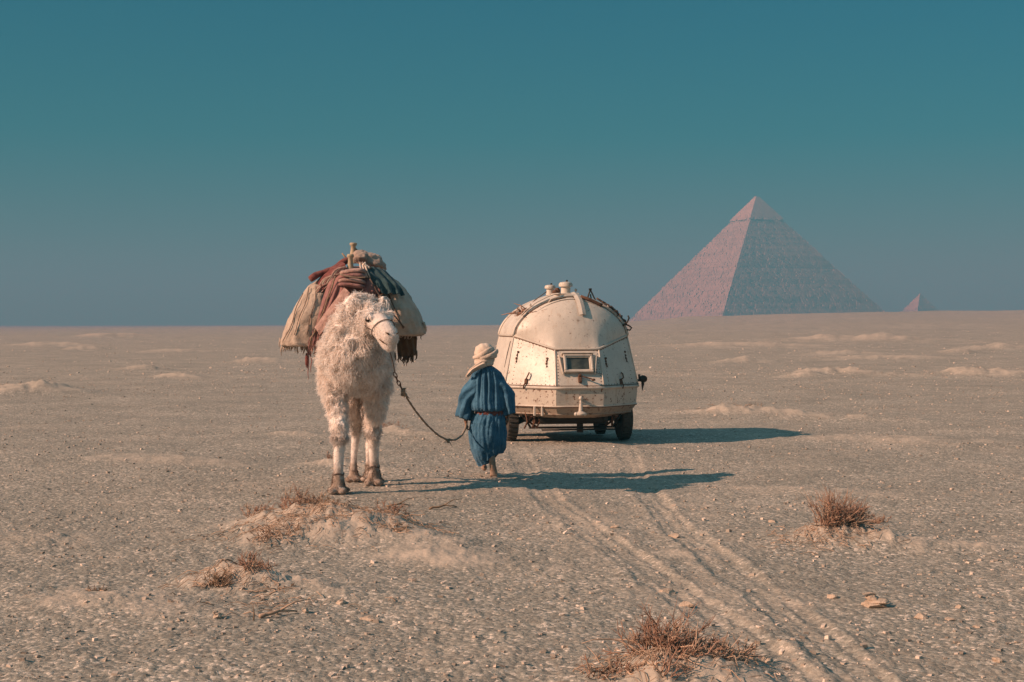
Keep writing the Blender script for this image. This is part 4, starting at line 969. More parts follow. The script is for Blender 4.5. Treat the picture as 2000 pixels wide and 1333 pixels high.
m = MB(); c = P(748, 585, 16.92); m.ball((0, 0, 0), (.075, .06, .07), 14, 20); V = m.verts(); m.v = [V + V / np.linalg.norm(V, axis=1, keepdims=True) * (.018 * fbm(V * 18, 3, 3))[:, None] + c]; tag(obj('pouch', m, MAT_BROWN, None, True, None, tuple(c)), 'small dark leather pouch tucked behind the top of the camel head', 'pouch')
# rolled rug
a = P(606, 546, 17.10); b = P(684, 508, 17.32); m = MB(); tt = np.linspace(0, 1, 16)
m.tube([a * (1 - t) + b * t + np.array([0, 0, .014 * math.sin(t * 9)]) for t in tt], .052 + .006 * np.sin(tt * 17), 12, flat=.75); o = MB(); V = m.verts(); m.v = [V + .006 * fbm(V * 25, 3, 2)[:, None]]
tag(obj('rolled_rug', m, MAT_MAROON, None, True, None, tuple((a + b) / 2)), 'dark red rolled rug sticking out at the upper left of the load', 'rug')
# grey bundle and its lower mate
for nm, c, rr_, sd_, lab in (('cloth_bundle', P(728, 513, 17.55), (.165, .24, .085), 4, 'grey brown cloth bundle at the upper right behind the saddle horns'), ('cloth_bundle', P(708, 504, 17.5), (.10, .22, .065), 5, 'smaller crumpled grey cloth bundle leaning on the rear saddle horn')):
    m = MB(); m.ball((0, 0, 0), rr_, 30, 44, rotm('y', .42)); V = m.verts(); nn = V / np.linalg.norm(V, axis=1, keepdims=True)
    V = V + nn * (.035 * (1 - np.abs(fbm(V * 6.5, 3, sd_)) * 3) + .012 * fbm(V * 22, 3, sd_))[:, None]; m.v = [V + c]; tag(obj(nm, m, MAT_GREYC, None, True, None, tuple(c)), lab, 'bundle')
# white and dark cords and lashings over the top right
LASH = thing('lashing_ropes', 'pale lashing ropes knotted right of the front saddle horn', 'rope', tuple(P(708, 525, 17.05)))
for k, (x0, x1) in enumerate(((703, 711), (708, 718), (713, 723))):
    m = MB(); m.tube([P(x0, 513, 17.1), P(x0 + 1, 522, 17.0), P((x0 + x1) / 2, 532, 16.97), P(x1, 543, 16.96)], .010, 6); obj('lashing', m, MAT_CREAM, LASH, True)
m = MB(); m.tube([P(700, 512, 17.1), P(712, 516, 17.05), P(722, 524, 17.05), P(745, 530, 17.2), P(760, 540, 17.3)], .010, 6); obj('lashing', m, MAT_CORD, LASH, True)
m = MB(); [m.ball(P(711 + q * 3, 517 + q * 2, 17.03), .02, 6, 8) for q in range(4)]; obj('knot', m, MAT_CREAM, LASH, True)
m = MB(); c = P(741, 557, 17.02); m.ball(c, (.022, .02, .018), 6, 8); tag(obj('red_tassel', m, plain('red_wool', (.42, .05, .03), .9), None, True, None, tuple(c)), 'small bright red tassel on the teal cloth', 'tassel')
LL = thing('lashing_ropes', 'twisted pinkish lashing ropes along the upper left of the load', 'rope', tuple(P(650, 530, 17.1)))
for k in range(5):
    m = MB(); n_ = 14; q = []
    for t in np.linspace(0, 1, n_):
        q.append(P(672 - 52 * t + 2.5 * math.sin(t * 14 + k * 1.3), 520 + 40 * t ** 1.15 + k * 2.4 + 2.2 * math.cos(t * 14 + k * 1.3), 17.03 - .03 * math.sin(PI * t)))
    m.tube(q, .013, 6); obj('lashing', m, (MAT_ROSE2, MAT_SACK, MAT_ROSE, MAT_SACK, MAT_ROSE2)[k], LL, True)
TS = thing('hanging_cords', 'long rose cords with tassels hanging at the left of the camel', 'cord', tuple(P(602, 690, 17.0)))
for px, y0, y1, rr_ in ((606, 640, 700, .008), (603, 655, 742, .006), (607, 650, 728, .007), (601, 660, 715, .006)):
    m = MB(); r_ = np.random.default_rng(px); m.tube([P(px + r_.normal(0, 1.0), y0 + (y1 - y0) * t, 17.05) for t in np.linspace(0, 1, 8)], [rr_] * 7 + [rr_ * .4], 5); obj('cord', m, MAT_ROSE, TS, True)
m = MB(); m.tube([P(599, 690, 17.05), P(599, 700, 17.05), P(599, 712, 17.05), P(600, 720, 17.05)], [.01, .022, .018, .004], 6); obj('tassel', m, MAT_MAROON, TS, True)

# ------------------------------------------------------------------ walker in blue seen from behind
PD = 19.12
def Q(px, py, dy=0.0): return P(px, py, PD + dy)
po = np.array([(952 - 1000) / FPX * 19.12, 19.12]); PO = np.array([po[0], po[1], gz(po[0], po[1])])
PER = thing('person', 'person in a belted blue robe and cream turban walking away holding a rope', 'person', tuple(PO))
S = []
hc = Q(947, 697, .03)
S += [(hc, (.085, .10, .11)), (hc + [0, .03, -.075], (.062, .075, .06)), (hc + [0, .10, -.015], (.014, .022, .022)), (hc + [0, .105, -.035], (.02, .018, .014)), (hc + [0, .085, .03], (.06, .02, .012)), (hc + [0, .088, -.07], (.026, .016, .008)), (hc + [0, .07, -.105], (.028, .022, .018))]
for s_ in (-1, 1): S += [(hc + [s_ * .086, .005, -.015], (.014, .022, .032)), (hc + [s_ * .034, .088, .012], (.014, .010, .009))]
S += chain([hc + [0, 0, -.08], Q(950, 725, .02)], [.058, .062])
S += chain([Q(952, 742), Q(952, 765), Q(952, 800), Q(953, 825)], [(.17, .11, .10), (.165, .115, .11), (.145, .105, .10), (.16, .115, .10)])
sl, el, wl = Q(928, 742), Q(909, 785, .02), hand_l + [.0, .02, .065]
sr, er, wr_ = Q(974, 744), Q(990, 780, .0), Q(992, 812, -.02)
for a, b, c in ((sl, el, wl), (sr, er, wr_)): S += chain([Q(952, 738), a], [.06, .055]) + chain([a, b, c], [.05, .040, .028])
def hand(w_, d, side, curl, fwd):
    out = []; d = d / np.linalg.norm(d); sidev = np.asarray(side, float); f = np.asarray(fwd, float)
    out += chain([w_, w_ + d * .045, w_ + d * .075], [(.022, .024, .022), (.020, .036, .03), (.018, .036, .026)])
    for k, (o_, ln) in enumerate(((-.030, .062), (-.011, .072), (.009, .068), (.028, .052))):
        b0 = w_ + d * .085 + f * o_; b1 = b0 + (d * math.cos(curl * .4) + sidev * math.sin(curl * .4)) * ln * .45; b2 = b1 + (d * math.cos(curl) + sidev * math.sin(curl)) * ln * .33; b3 = b2 + (d * math.cos(curl * 1.5) + sidev * math.sin(curl * 1.5)) * ln * .28
        out += chain([b0, b1, b2, b3], [.0095, .009, .0085, .0075], .6)
    t0 = w_ + d * .03 - f * .034; out += chain([t0, t0 + d * .03 - f * .022 + sidev * .012, t0 + d * .055 - f * .016 + sidev * .028], [.012, .0105, .009], .6)
    return out
S += hand(wl, np.array([.05, .02, -1.0]), (1, 0, 0), 1.5, (0, -1, 0)); S += hand(wr_, np.array([-.05, .0, -1.0]), (-1, 0, 0), .7, (0, 1, 0))
ft_l = np.array([(945 - 1000) / FPX * 19.1, 19.10]); ft_r = np.array([(964 - 1000) / FPX * 19.09, 19.09])
FL = np.array([ft_l[0], ft_l[1] + .30, gz(*ft_l)]); FR = np.array([ft_r[0], ft_r[1], gz(*ft_r)])
S += chain([Q(945, 822), np.array([FL[0] - .01, FL[1] + .12, .50]), np.array([FL[0], FL[1] - .02, .13])], [(.10, .11, .11), .062, .043])
S += chain([np.array([FL[0], FL[1] - .05, .05]), np.array([FL[0], FL[1] + .08, .05]), np.array([FL[0] - .01, FL[1] + .17, .03])], [.04, (.042, .05, .035), (.045, .04, .022)])
heel = FR + [-.025, -.05, .29]
S += chain([Q(962, 822), np.array([FR[0] - .02, FR[1] + .18, .52]), heel + [0, .03, .07]], [(.10, .11, .11), .062, .045])
S += chain([heel + [0, 0, .0], heel * .45 + FR * .55 + [0, .02, .02], FR + [.004, .02, .055]], [(.048, .04, .046), (.046, .028, .05), (.056, .026, .045)])
for k in range(5): S += chain([FR + [-.036 + .018 * k, .02, .04], FR + [-.038 + .019 * k, .05, .016]], [.014, .012 + (.004 if k == 0 else 0)], .6)
pv, pf, pn = fuse(S, 0.0085, 3)
sole = smooth(.02, -.03, (pv[:, 1] - FR[1]) - .0) * smooth(.34, .26, pv[:, 2])
fast('body', pv, pf, MAT_SKIN, PER, True, {'dust': np.clip(np.maximum(smooth(.10, .02, pv[:, 2]), sole), 0, 1)})
# robe
def loft(rings, n=120, m=70, fold=None, seed=0):
    """rings: (centre, rx, ry) from top to bottom; fold(theta, s) pushes the cloth out"""
    rings = [(np.asarray(c, float), a, b) for c, a, b in rings]; ks = np.arange(len(rings)); s = np.linspace(0, len(rings) - 1, m)
    cc = np.stack([np.interp(s, ks, [r[0][q] for r in rings]) for q in range(3)], -1); ra = np.interp(s, ks, [r[1] for r in rings]); rb = np.interp(s, ks, [r[2] for r in rings])
    for _ in range(2):
        cc[1:-1] = (cc[:-2] + 2 * cc[1:-1] + cc[2:]) / 4; ra[1:-1] = (ra[:-2] + 2 * ra[1:-1] + ra[2:]) / 4; rb[1:-1] = (rb[:-2] + 2 * rb[1:-1] + rb[2:]) / 4
    t = np.linspace(0, 2 * PI, n, endpoint=False); u = np.linspace(0, 1, m)
    T_, U_ = np.meshgrid(t, u); k = fold(T_, U_) if fold else 0
    G = np.stack([cc[:, None, 0] + (ra[:, None] + k) * np.cos(T_), cc[:, None, 1] + (rb[:, None] + k) * np.sin(T_), np.broadcast_to(cc[:, None, 2], T_.shape)], -1)
    return G, T_, U_
def blouse_fold(T_, U_):
    w_ = fbm(n3(np.cos(T_) * 1.2, np.sin(T_) * 1.2, U_ * 1.3), 3, 3) * 2.2
    a = np.sin(T_ * 17 + w_ * 2.6) * .6 + np.sin(T_ * 29 - w_ * 3 + 1) * .4
    f = np.sign(a) * np.abs(a) ** .8
    back = .6 + .6 * np.exp(-((T_ - 1.5 * PI) / .8) ** 2)
    return f * .017 * back * smooth(0, .2, U_) * (1 - .6 * smooth(.80, 1, U_)) + .012 * fbm(n3(np.cos(T_) * 6, np.sin(T_) * 6, U_ * 6), 3, 9)
BL = [(Q(949, 715, .01), .085, .085), (Q(950, 721), .135, .11), (Q(951, 728), .19, .135), (Q(952, 742), .225, .155), (Q(952, 765), .238, .165), (Q(952, 785), .25, .185), (Q(953, 796), .25, .205), (Q(953, 801), .235, .195), (Q(955, 804), .19, .15), (Q(956, 802), .165, .13)]
G, _, _ = loft(BL, 150, 70, blouse_fold)
m = MB(); m.grid(G, True); rb_ = obj('robe_top', m, MAT_BLUE, PER, True)
def sleeve(a, b, c, r0, r1, r2, seed, tilt):
    pts = np.array([a, a * .5 + b * .5, b, c]); rad = [r0, (r0 + r1) / 2, r1, r2]; s = np.linspace(0, 3, 36)
    cc = np.stack([np.interp(s, range(4), pts[:, q]) for q in range(3)], -1); rr_ = np.interp(s, range(4), rad)
    for _ in range(5): cc[1:-1] = (cc[:-2] + 2 * cc[1:-1] + cc[2:]) / 4; rr_[1:-1] = (rr_[:-2] + 2 * rr_[1:-1] + rr_[2:]) / 4
    t = np.linspace(0, 2 * PI, 72, endpoint=False); G = []
    for k in range(36):
        u = k / 35; w_ = float(vnoise(np.array([u * 3, seed, 0.])))
        f = .014 * np.sin(t * 6 + u * 5 + seed + 2 * w_) * smooth(.1, .5, u) + .010 * np.sin(t * 3 - u * 9 + seed) + .010 * fbm(n3(np.cos(t) * 3, np.sin(t) * 3, u * 6 + seed), 3, seed)
        G.append(np.stack([cc[k, 0] + (rr_[k] + f) * np.cos(t) * .92, cc[k, 1] + (rr_[k] + f) * np.sin(t) * 1.05, cc[k, 2] + tilt * np.cos(t) * rr_[k] * (1 - .4 * u)], -1))
    for k in range(3):       # turn the cuff inward
        q = G[-1].copy(); cen = q.mean(0); q = cen + (q - cen) * .88; q[:, 2] += .02; G.append(q)
    m = MB(); m.grid(np.array(G), True); m.add(G[0], [tuple(range(72))]); return obj('sleeve', m, MAT_BLUE, PER, True)
sleeve(Q(936, 742), Q(912, 778, .0), Q(906, 818, .0), .115, .120, .108, 2, -.45)
sleeve(Q(967, 743), Q(990, 776, -.01), Q(995, 810, -.02), .115, .112, .090, 7, .45)
def skirt_fold(T_, U_):
    w_ = fbm(n3(np.cos(T_) * 1.1, np.sin(T_) * 1.1, U_ * 1.6 + 5), 3, 13) * 2.4
    a = np.sin(T_ * 15 + w_ * 3 + U_ * 2.0) * .6 + np.sin(T_ * 24 - w_ * 2) * .4
    diag = np.sin((T_ - 1.5 * PI) * 5 + U_ * 7 + w_)
    return a * .016 * (1 - .55 * smooth(.25, .8, U_)) + diag * .012 * smooth(.3, .8, U_) + .012 * fbm(n3(np.cos(T_) * 5, np.sin(T_) * 5, U_ * 6), 3, 19)
SK = [(Q(957, 803), .18, .14), (Q(956, 809), .205, .16), (Q(954, 822), .235, .18), (Q(953, 840), .245, .19), (Q(954, 860), .245, .20), (Q(955, 880), .232, .20), (Q(957, 896), .205, .19), (Q(958, 908), .17, .17)]
G, T_, U_ = loft(SK, 150, 70, skirt_fold)
lift = .5 + .5 * np.tanh(np.cos(T_) * 2.0 + .55 * -np.sin(T_) - .05)                      # hem swings up at the right and at the back of the lifted foot
G[..., 2] += (smooth(.45, 1, U_) * (.185 * lift - .03))
G[..., 1] += .05 * smooth(.5, 1, U_)
m = MB(); m.grid(G, True); hem = G[-1]; inn = hem.copy(); ce = inn.mean(0); inn = ce + (inn - ce) * .93; inn[:, 2] = hem[:, 2] + .03; m.grid(np.array([hem, inn]), True)
obj('robe_skirt', m, MAT_BLUE, PER, True)
m = MB(); G, _, _ = loft([(Q(957, 800), .192, .152), (Q(957, 803), .202, .162), (Q(957, 808.5), .204, .164), (Q(957, 811.5), .198, .158)], 80, 12, lambda T_, U_: .004 * np.sin(T_ * 7 + U_ * 6)); m.grid(G, True); obj('belt', m, MAT_BELT, PER, True)
# turban
TB = MB(); V0 = Q(946, 690, .02)
def tb(V): return V
TB.ball(V0 + [0, 0, .01], (.135, .145, .125), 22, 34); Vv = TB.verts(); nn = (Vv - V0); nn /= np.linalg.norm(nn, axis=1, keepdims=True)
TB.v = [Vv + nn * (.005 * np.sin((Vv[:, 2] * 70 + Vv[:, 0] * 60) + 3 * fbm(Vv * 7, 2, 4)) + .007 * fbm(Vv * 14, 3, 5))[:, None]]
tur = obj('turban', TB, MAT_CREAM, PER, True)
r_ = np.random.default_rng(9)
for k, (cx, py, rx, ry, tl_, tw, fat) in enumerate(((946, 705, .118, .125, .16, .02, .020), (949, 699, .132, .138, .30, -.1, .021), (951, 694, .136, .142, .42, .1, .019), (946, 710, .108, .112, .06, 0, .018), (944, 690, .130, .140, .62, .05, .016))):
    c = Q(cx, py, .015); m = MB(); q = []
    for t in np.linspace(0, 2 * PI, 41)[:-1]:
        q.append(c + np.array([rx * math.cos(t), ry * math.sin(t), rx * math.cos(t) * tl_ * .8 + ry * math.sin(t) * tw + .006 * math.sin(3 * t + k)]))
    fr = fat * (1 + .16 * np.sin(np.linspace(0, 2 * PI, 40) * 2 + k) + .10 * np.cos(np.linspace(0, 2 * PI, 40) + k * 2))
    m.tube(q, fr, 12, closed=True, flat=1.75, up=(0, 0, 1)); V = m.verts(); m.v = [V + (.009 * fbm(V * np.array([14, 14, 60]), 3, 20 + k))[:, None] * np.array([.5, -1, .5])]
    obj('turban_wrap', m, MAT_CREAM, tur, True)
A = [(938, 706, -.12), (928, 713, -.14), (917, 722, -.13), (909, 735, -.10)]; Bq = [(952, 714, -.14), (940, 719, -.17), (926, 726, -.16), (912, 738, -.12)]
A = np.array([Q(x, y, d) for x, y, d in A]); Bq = np.array([Q(x, y, d) for x, y, d in Bq]); s = np.linspace(0, 3, 22)
A = np.stack([np.interp(s, range(4), A[:, q]) for q in range(3)], -1); Bq = np.stack([np.interp(s, range(4), Bq[:, q]) for q in range(3)], -1)
G = np.array([[A[i_] * (1 - t) + Bq[i_] * t + np.array([.1, -1, .4]) * (.012 * math.sin(t * 12 + i_ * .1) + .03 * math.sin(PI * t)) for t in np.linspace(0, 1, 16)] for i_ in range(22)])
m = MB(); m.grid(G); m.grid((G + [0, .02, -.012])[:, ::-1]); obj('turban_tail', m, MAT_CREAM, tur, True)

# ------------------------------------------------------------------ shrubs
def twigs(pts, rad):
    """pts (N,K,3), rad (N,K) -> three-sided tapering twigs"""
    N, K, _ = pts.shape; T = np.gradient(pts, axis=1); T /= np.linalg.norm(T, axis=2, keepdims=True) + 1e-9
    ref = np.where(np.abs(T[..., 2:3]) < .9, np.array([0, 0, 1.0]), np.array([1.0, 0, 0])); e1 = np.cross(T, ref); e1 /= np.linalg.norm(e1, axis=2, keepdims=True); e2 = np.cross(e1, T)
    V = np.stack([pts + rad[..., None] * (e1 * math.cos(2 * PI * q / 3) + e2 * math.sin(2 * PI * q / 3)) for q in range(3)], 2).reshape(-1, 3)
    F = np.array([(k * 3 + q, k * 3 + (q + 1) % 3, (k + 1) * 3 + (q + 1) % 3, (k + 1) * 3 + q) for k in range(K - 1) for q in range(3)])
    return V, (F[None] + (np.arange(N) * K * 3)[:, None, None]).reshape(-1, 4)
def unit(a): return a / (np.linalg.norm(a, axis=-1, keepdims=True) + 1e-9)
def shrub(label, px, py, h, spread, n, seed, mat=MAT_TWIG, lean=(.15, 0), pale=.3, wood=6):
    n = int(n * .6)
    q = solve(px, py); base = np.array([q[0], q[1], gz(q[0], q[1]) - .01]); r_ = np.random.default_rng(seed)
    t = thing('dry_shrub', label, 'shrub', tuple(base), group='dry desert shrubs')
    nc = max(2, int(3 + spread * 6)); cc = r_.normal(0, .30, (nc, 2)) * spread; ch = r_.uniform(.35, 1.15, nc); ch[0] = 1.1
    ci = r_.integers(0, nc, n); o = cc[ci] + r_.normal(0, .10, (n, 2)) * spread
    x, y = base[0] + o[:, 0], base[1] + o[:, 1]; p = np.stack([x, y, ground_z(x, y) - .006], -1)
    az = np.arctan2(o[:, 1] - cc[ci, 1], o[:, 0] - cc[ci, 0]) + r_.normal(0, .5, n); out = r_.uniform(.05, 1.0, n) ** .8; L = h * r_.uniform(.4, 1.1, n) * ch[ci]
    d = unit(np.stack([np.cos(az) * out + lean[0], np.sin(az) * out + lean[1], r_.uniform(.4, 1.1, n)], -1)); P4 = [p]
    for k in range(3): d = unit(d + r_.normal(0, .27, (n, 3))); P4.append(P4[-1] + d * (L / 3)[:, None])
    P4 = np.stack(P4, 1); rr_ = r_.uniform(.0020, .0040, n) * (1 + h); R4 = rr_[:, None] * np.array([1.3, 1, .8, .35])
    i5 = np.tile(np.arange(n), 5); s0 = P4[i5, 1 + (np.arange(5 * n) % 2)] * .5 + P4[i5, 2] * .5; dd = unit(d[i5] + r_.normal(0, .65, (5 * n, 3))); l5 = L[i5] * r_.uniform(.12, .42, 5 * n)
    e5 = s0 + dd * l5[:, None]; P3 = np.stack([s0, (s0 + e5) / 2 + r_.normal(0, .06, (5 * n, 3)) * l5[:, None] * 2, e5], 1); R3 = rr_[i5][:, None] * np.array([.7, .6, .25])
    pal = r_.random(n) < pale
    for nm, sel, mt in (('fine_twigs', ~pal, mat), ('pale_twigs', pal, MAT_TWIG2)):
        if not sel.any(): continue
        v1, f1 = twigs(P4[sel], R4[sel]); v2, f2 = twigs(P3[sel[i5]], R3[sel[i5]]); stuff(fast(nm, np.concatenate([v1, v2]), np.concatenate([f1, f2 + len(v1)]), mt, t, True))
    for k in range(wood):
        az = r_.uniform(0, 2 * PI); pts = [base + np.array([math.cos(az), math.sin(az) * .8, 0]) * spread * r_.uniform(0, .4)]; d = np.array([math.cos(az), math.sin(az), .35])
        for s_ in range(5): d = unit(d + r_.normal(0, .45, 3)); d[2] *= .6; pts.append(pts[-1] + d * spread * .2)
        pts = np.array(pts); g_ = ground_z(pts[:, 0], pts[:, 1]); pts[:, 2] = np.maximum(np.minimum(pts[:, 2], g_ + .09 + .2 * h), g_ + .006)
        m = MB(); m.tube(pts, np.linspace(.010, .003, 6) * (.5 + h), 5); obj('woody_stem', m, MAT_TWIG2, t, True)
    return t
shrub('reddish dry shrub cut by the bottom edge of the picture', 1300, 1318, .30, .42, 300, 1, wood=10)
shrub('spreading dry shrub with bent pale stems at the bottom, beside the wheel track', 1385, 1312, .20, .34, 170, 2, pale=.55, wood=12)
shrub('low twiggy shrub at the bottom left of the bottom shrubs', 1225, 1338, .16, .30, 120, 3, wood=5)
shrub('leaning dry shrub on the sand mound at right', 1640, 1056, .36, .26, 260, 4, lean=(.35, .1), pale=.4, wood=9)
shrub('small wispy twig clump right of the leaning shrub at right', 1718, 1020, .12, .18, 50, 5)
shrub('tall wispy shrub on the left end of the big left mound', 548, 1028, .26, .34, 170, 6)
shrub('low dry shrub along the middle crest of the big left mound', 620, 1032, .17, .55, 150, 7, pale=.5)
shrub('dark low shrub line at the back of the big left mound', 700, 1030, .15, .60, 150, 8, MAT_TWIG3, pale=.4)
shrub('dry shrub at the right end of the big left mound', 770, 1036, .17, .36, 110, 9)
shrub('pale twig clump low on the front of the big left mound', 545, 1068, .11, .42, 120, 10, pale=.7)
shrub('small bent twig clump at the lower right of the big left mound', 770, 1062, .08, .22, 60, 11, MAT_TWIG3)
shrub('dark tufted shrub at the left of the lower left mound', 415, 1157, .13, .15, 120, 12, MAT_TWIG3, pale=.3)
shrub('reddish shrub on top of the lower left mound', 465, 1140, .15, .20, 110, 13)
shrub('thin wispy shrub at the right of the lower left mound', 512, 1120, .13, .15, 70, 14)
shrub('tiny dry tuft left of the lower left mound', 195, 1160, .05, .12, 40, 15, MAT_TWIG3)
shrub('dry twigs beside the stick in front of the lower left mound', 540, 1168, .05, .22, 60, 16, MAT_TWIG3)
shrub('small reddish shrub behind the lead rope', 768, 842, .24, .40, 90, 17)
shrub('small brown shrub just left of the camel feet', 652, 905, .14, .30, 60, 18)
shrub('dark little shrub on the mound right of the trailer shadow', 1470, 803, .22, .35, 80, 19, MAT_TWIG3)
shrub('sparse twigs on the slope of the mound right of the trailer shadow', 1420, 805, .14, .7, 70, 20)
shrub('sparse dry growth on the mound at the far left edge', 50, 760, .2, 1.3, 110, 21)
shrub('dark tuft on the far mound above the trailer shadow tip', 1628, 731, .3, .7, 60, 22, MAT_TWIG3)
shrub('brown tuft on the far mound at the right edge', 1900, 731, .35, .9, 60, 23)
shrub('dry tuft on the far mound left of the camel load', 512, 706, .3, 1.0, 60, 24)

LP_ = []; LR_ = []
r_ = np.random.default_rng(77)
for (px, py, sx_, sy, n) in ((560, 1058, .55, .5, 260), (650, 1045, .6, .5, 220), (760, 1050, .5, .5, 160), (450, 1150, .35, .35, 130), (1620, 1062, .45, .35, 200), (1300, 1330, .4, .35, 200), (1440, 808, 1.0, .8, 160), (60, 765, 1.3, 1.0, 120), (560, 1190, .5, .4, 60)):
    q = solve(px, py); x = q[0] + r_.normal(0, sx_, n) * .6; y = q[1] + r_.normal(0, sy, n) * .6; az = r_.uniform(0, 6.28, n); l = r_.uniform(.03, .16, n)
    p = np.stack([np.stack([x + np.cos(az) * l * t, y + np.sin(az) * l * t], -1) for t in (-.5, 0, .5)], 1) + r_.normal(0, .006, (n, 3, 2))
    z = ground_z(p[..., 0], p[..., 1]) + np.array([.004, .02, .006]) + r_.uniform(0, .02, (n, 1)); LP_.append(np.concatenate([p, z[..., None]], -1)); LR_.append(r_.uniform(.002, .005, (n, 1)) * np.array([1, .9, .5]))
v1, f1 = twigs(np.concatenate(LP_), np.concatenate(LR_)); o = stuff(fast('twig_litter', v1, f1, MAT_TWIG2, None, True)); tag(o, 'loose dry twigs littering the sand mounds', 'twigs')

# ------------------------------------------------------------------ rocks, sticks, pebbles
def rock_mesh(size, seed, flat=.5):
    m = MB(); m.ball((0, 0, 0), 1.0, 10, 14); V = m.verts(); r_ = np.random.default_rng(seed)
    for k in range(9):     # cleave with random planes
        n = r_.normal(0, 1, 3); n /= np.linalg.norm(n); d = r_.uniform(.45, .85); q = V @ n - d; V = V - np.outer(np.maximum(q, 0), n)
    V = V * (1 + .14 * fbm(V * 2.2, 3, seed))[:, None]; V = V * np.array([size, size * r_.uniform(.6, .9), size * flat]); m.v = [V @ rotm('z', r_.uniform(0, 6)).T]; return m
ROCKS = [(1708,1190,.125,.34,'large flat pale slab of rock at lower right'), (1625,1172,.05,.5,'pale angular rock left of the large flat slab at lower right'), (1797,1212,.065,.35,'small pale slab right of the large flat slab at lower right'), (1875,1193,.045,.6,'squarish pale rock upper right of the small slab at lower right'), (1858,1216,.05,.35,'thin flat rock beneath the squarish pale rock at lower right'),
 (1910,1230,.045,.35,'flat grey rock below the thin flat rock at lower right'), (1946,1298,.05,.5,'pale rock near the bottom right corner'), (1510,1018,.06,.5,'rounded rock with a long shadow right of the wheel tracks'), (1316,1047,.075,.5,'dark rock standing in the right wheel track'), (1202,1031,.06,.4,'flat stone between the wheel tracks'), (1303,1160,.075,.4,'pale flat rock on the left wheel track'), (1342,1190,.07,.35,'second pale flat rock just below, on the left wheel track'),
 (1497,1292,.05,.5,'dark stone on the track right of the bottom shrubs'), (1016,1053,.035,.6,'dark small stone left of the wheel tracks'), (425,1218,.055,.4,'pale cracked rock at lower left'), (597,1206,.05,.4,'pale round stone right of the stick at lower left'), (718,1216,.06,.4,'pale round stone well right of the stick at lower left'), (545,1129,.045,.45,'white stone at the right of the lower left mound'), (664,1186,.05,.5,'cluster stone above the pale round stones at lower left')]
for k, (px, py, sz, fl, lab) in enumerate(ROCKS):
    p = gp(px, py); m = rock_mesh(sz, 100 + k, fl)
    if k in (0, 14):     # layered slabs
        for q in range(3): m2 = rock_mesh(sz * (.8 - .15 * q), 300 + k * 5 + q, .22); m.add(m2.verts() + [sz * (.2 - .25 * q), sz * .1 * q, sz * .18 * (q + 1)], m2.f)
    m.v = [np.concatenate(m.v) + p + [0, 0, sz * fl * .12]]; tag(obj('rock', m, MAT_ROCK, None, False, None, tuple(p)), lab, 'rock', 'loose rocks on the desert floor')
for (a, b, rr_, lab, sd_) in (((507, 1219), (580, 1207), .012, 'pale dead stick lying on the ground at lower left', 1), ((838, 997), (892, 994), .011, 'thin dark stick lying right of the camel shadow start', 2), ((755, 993), (800, 990), .010, 'thin dark stick lying in front of the camel feet', 3)):
    r_ = np.random.default_rng(sd_); A = gp(*a); Bq = gp(*b); m = MB(); q = []
    for t in np.linspace(0, 1, 9): p = A * (1 - t) + Bq * t; p = p + np.array([0, r_.normal(0, .02), 0]); p[2] = gz(p[0], p[1]) + rr_ + .02 * math.sin(PI * t); q.append(p)
    m.tube(q, np.linspace(rr_ * 1.3, rr_ * .5, 9), 6); m.tube([q[4], q[4] + [.1, .06, .05], q[4] + [.2, .09, .06]], [rr_ * .7, rr_ * .5, rr_ * .2], 5)
    tag(obj('stick', m, MAT_TWIG2 if sd_ == 1 else MAT_TWIG3, None, True, None, tuple(A)), lab, 'stick')
m = MB(); A = gp(495, 1222); m.tube([A + [0, 0, -.02], A + [.004, 0, .05], A + [-.004, 0, .10]], [.006, .005, .002], 5); tag(obj('stick', m, MAT_TWIG3, None, True, None, tuple(A)), 'short upright twig stuck in the sand left of the dead stick', 'stick')

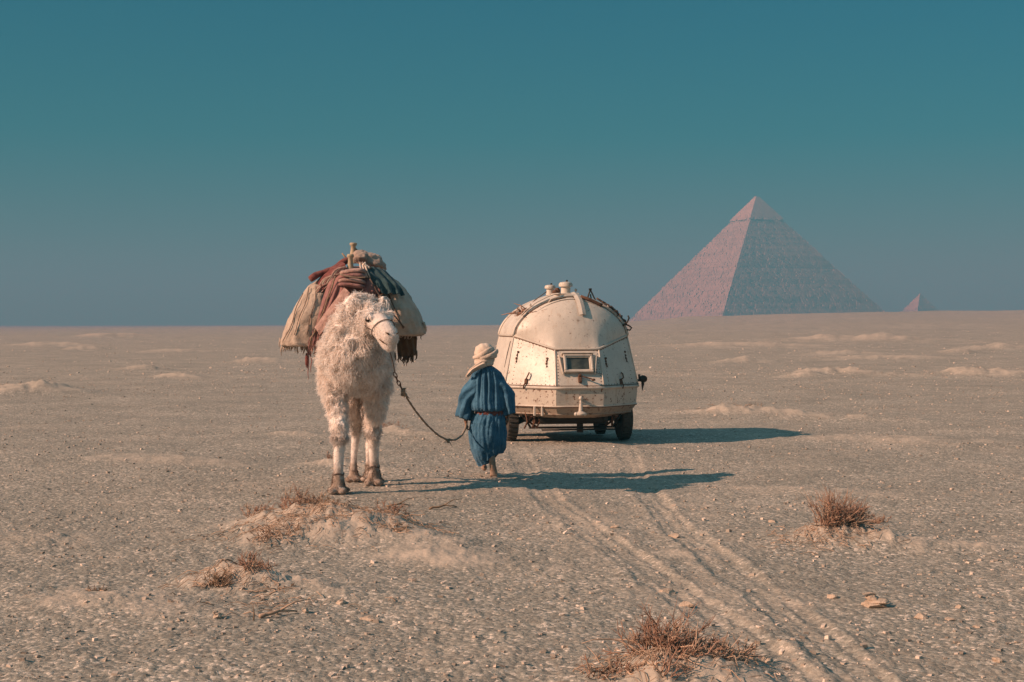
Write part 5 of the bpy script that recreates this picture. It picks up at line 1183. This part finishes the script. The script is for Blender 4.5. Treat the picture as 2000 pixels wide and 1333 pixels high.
def pebbles(n, seed, r0, r1, s0, s1, pw, spread_deg, mt=.50):
    r_ = np.random.default_rng(seed); u = r_.random(n); rr_ = (r0 ** pw + u * (r1 ** pw - r0 ** pw)) ** (1 / pw); t = np.radians(r_.uniform(-spread_deg, spread_deg, n)); x = rr_ * np.sin(t); y = rr_ * np.cos(t)
    z, sand = ground_z(x, y, True); cl = vnoise(n3(x * .9, y * .9), 77) * .5 + vnoise(n3(x * .25, y * .25), 78) * .5
    keep = (r_.random(n) < np.clip(.75 + .9 * cl - .75 * np.minimum(sand, 1), .05, 1)); x, y, z, rr_ = x[keep], y[keep], z[keep], rr_[keep]; n = len(x)
    s = s0 * (s1 / s0) ** (r_.random(n) ** 2.6) * (1 + np.minimum(rr_, 60) / 60)
    U = np.array([(a, b, c) for a in (-1, 1) for b in (-1, 1) for c in (-1, 1)], float) * .62
    Vt = U[None] * r_.uniform(.5, 1.15, (n, 8, 3)); an = r_.uniform(0, 6.28, n); ca, sa = np.cos(an)[:, None], np.sin(an)[:, None]
    asp = r_.uniform(.55, 1, n)[:, None]; fl = r_.uniform(.3, .75, n)[:, None]; X = Vt[..., 0]; Y = Vt[..., 1] * asp; Z = Vt[..., 2] * fl + .25 * fl
    tip = r_.normal(0, .18, n)[:, None]; Z = Z + X * tip
    Vt = np.stack([(X * ca - Y * sa) * s[:, None] + x[:, None], (X * sa + Y * ca) * s[:, None] + y[:, None], Z * s[:, None] + z[:, None]], -1).reshape(-1, 3)
    F = np.array([(0,1,3,2), (4,6,7,5), (0,4,5,1), (2,3,7,6), (0,2,6,4), (1,5,7,3)]); F = (F[None] + (np.arange(n) * 8)[:, None, None]).reshape(-1, 4)
    tone = np.clip(r_.normal(mt, .20, n) + .25 * (r_.random(n) < .10), 0, 1)
    return Vt, F, np.repeat(tone, 8)
pv1, pf1, pt1 = pebbles(44000, 5, 7.0, 70, .0042, .030, 0.45, 25)
o = fast('pebbles', pv1, pf1, MAT_PEBBLE, None, False, {'tone': pt1}); stuff(o); tag(o, 'pale and brown pebbles strewn all over the desert floor', 'pebbles')

pv1, pf1, pt1 = pebbles(9000, 8, 55, 420, .014, .05, 0.5, 25, .78)
o = fast('stones', pv1, pf1, MAT_PEBBLE, None, False, {'tone': pt1}); stuff(o); tag(o, 'scattered far stones dotting the plain towards the horizon', 'stones')

# ------------------------------------------------------------------ haze: one closed box of even air
HZ = MB(); HZ.box((0, 0, 77.0), (11800, 11800, 162.0)); hm = bpy.data.materials.new('desert_haze'); hm.use_nodes = True; ht = hm.node_tree
ht.nodes.clear(); ho = ht.nodes.new('ShaderNodeOutputMaterial'); hv = ht.nodes.new('ShaderNodeVolumePrincipled'); hv.inputs['Color'].default_value = (0.125, 0.495, 0.65, 1); hv.inputs['Absorption Color'].default_value = (0.35, 0.0, 0.0, 1); hv.inputs['Density'].default_value = 0.00088; hv.inputs['Anisotropy'].default_value = 0.0
ht.links.new(hv.outputs[0], ho.inputs['Volume'])
hz = obj('haze', HZ, hm); hz['kind'] = 'stuff'
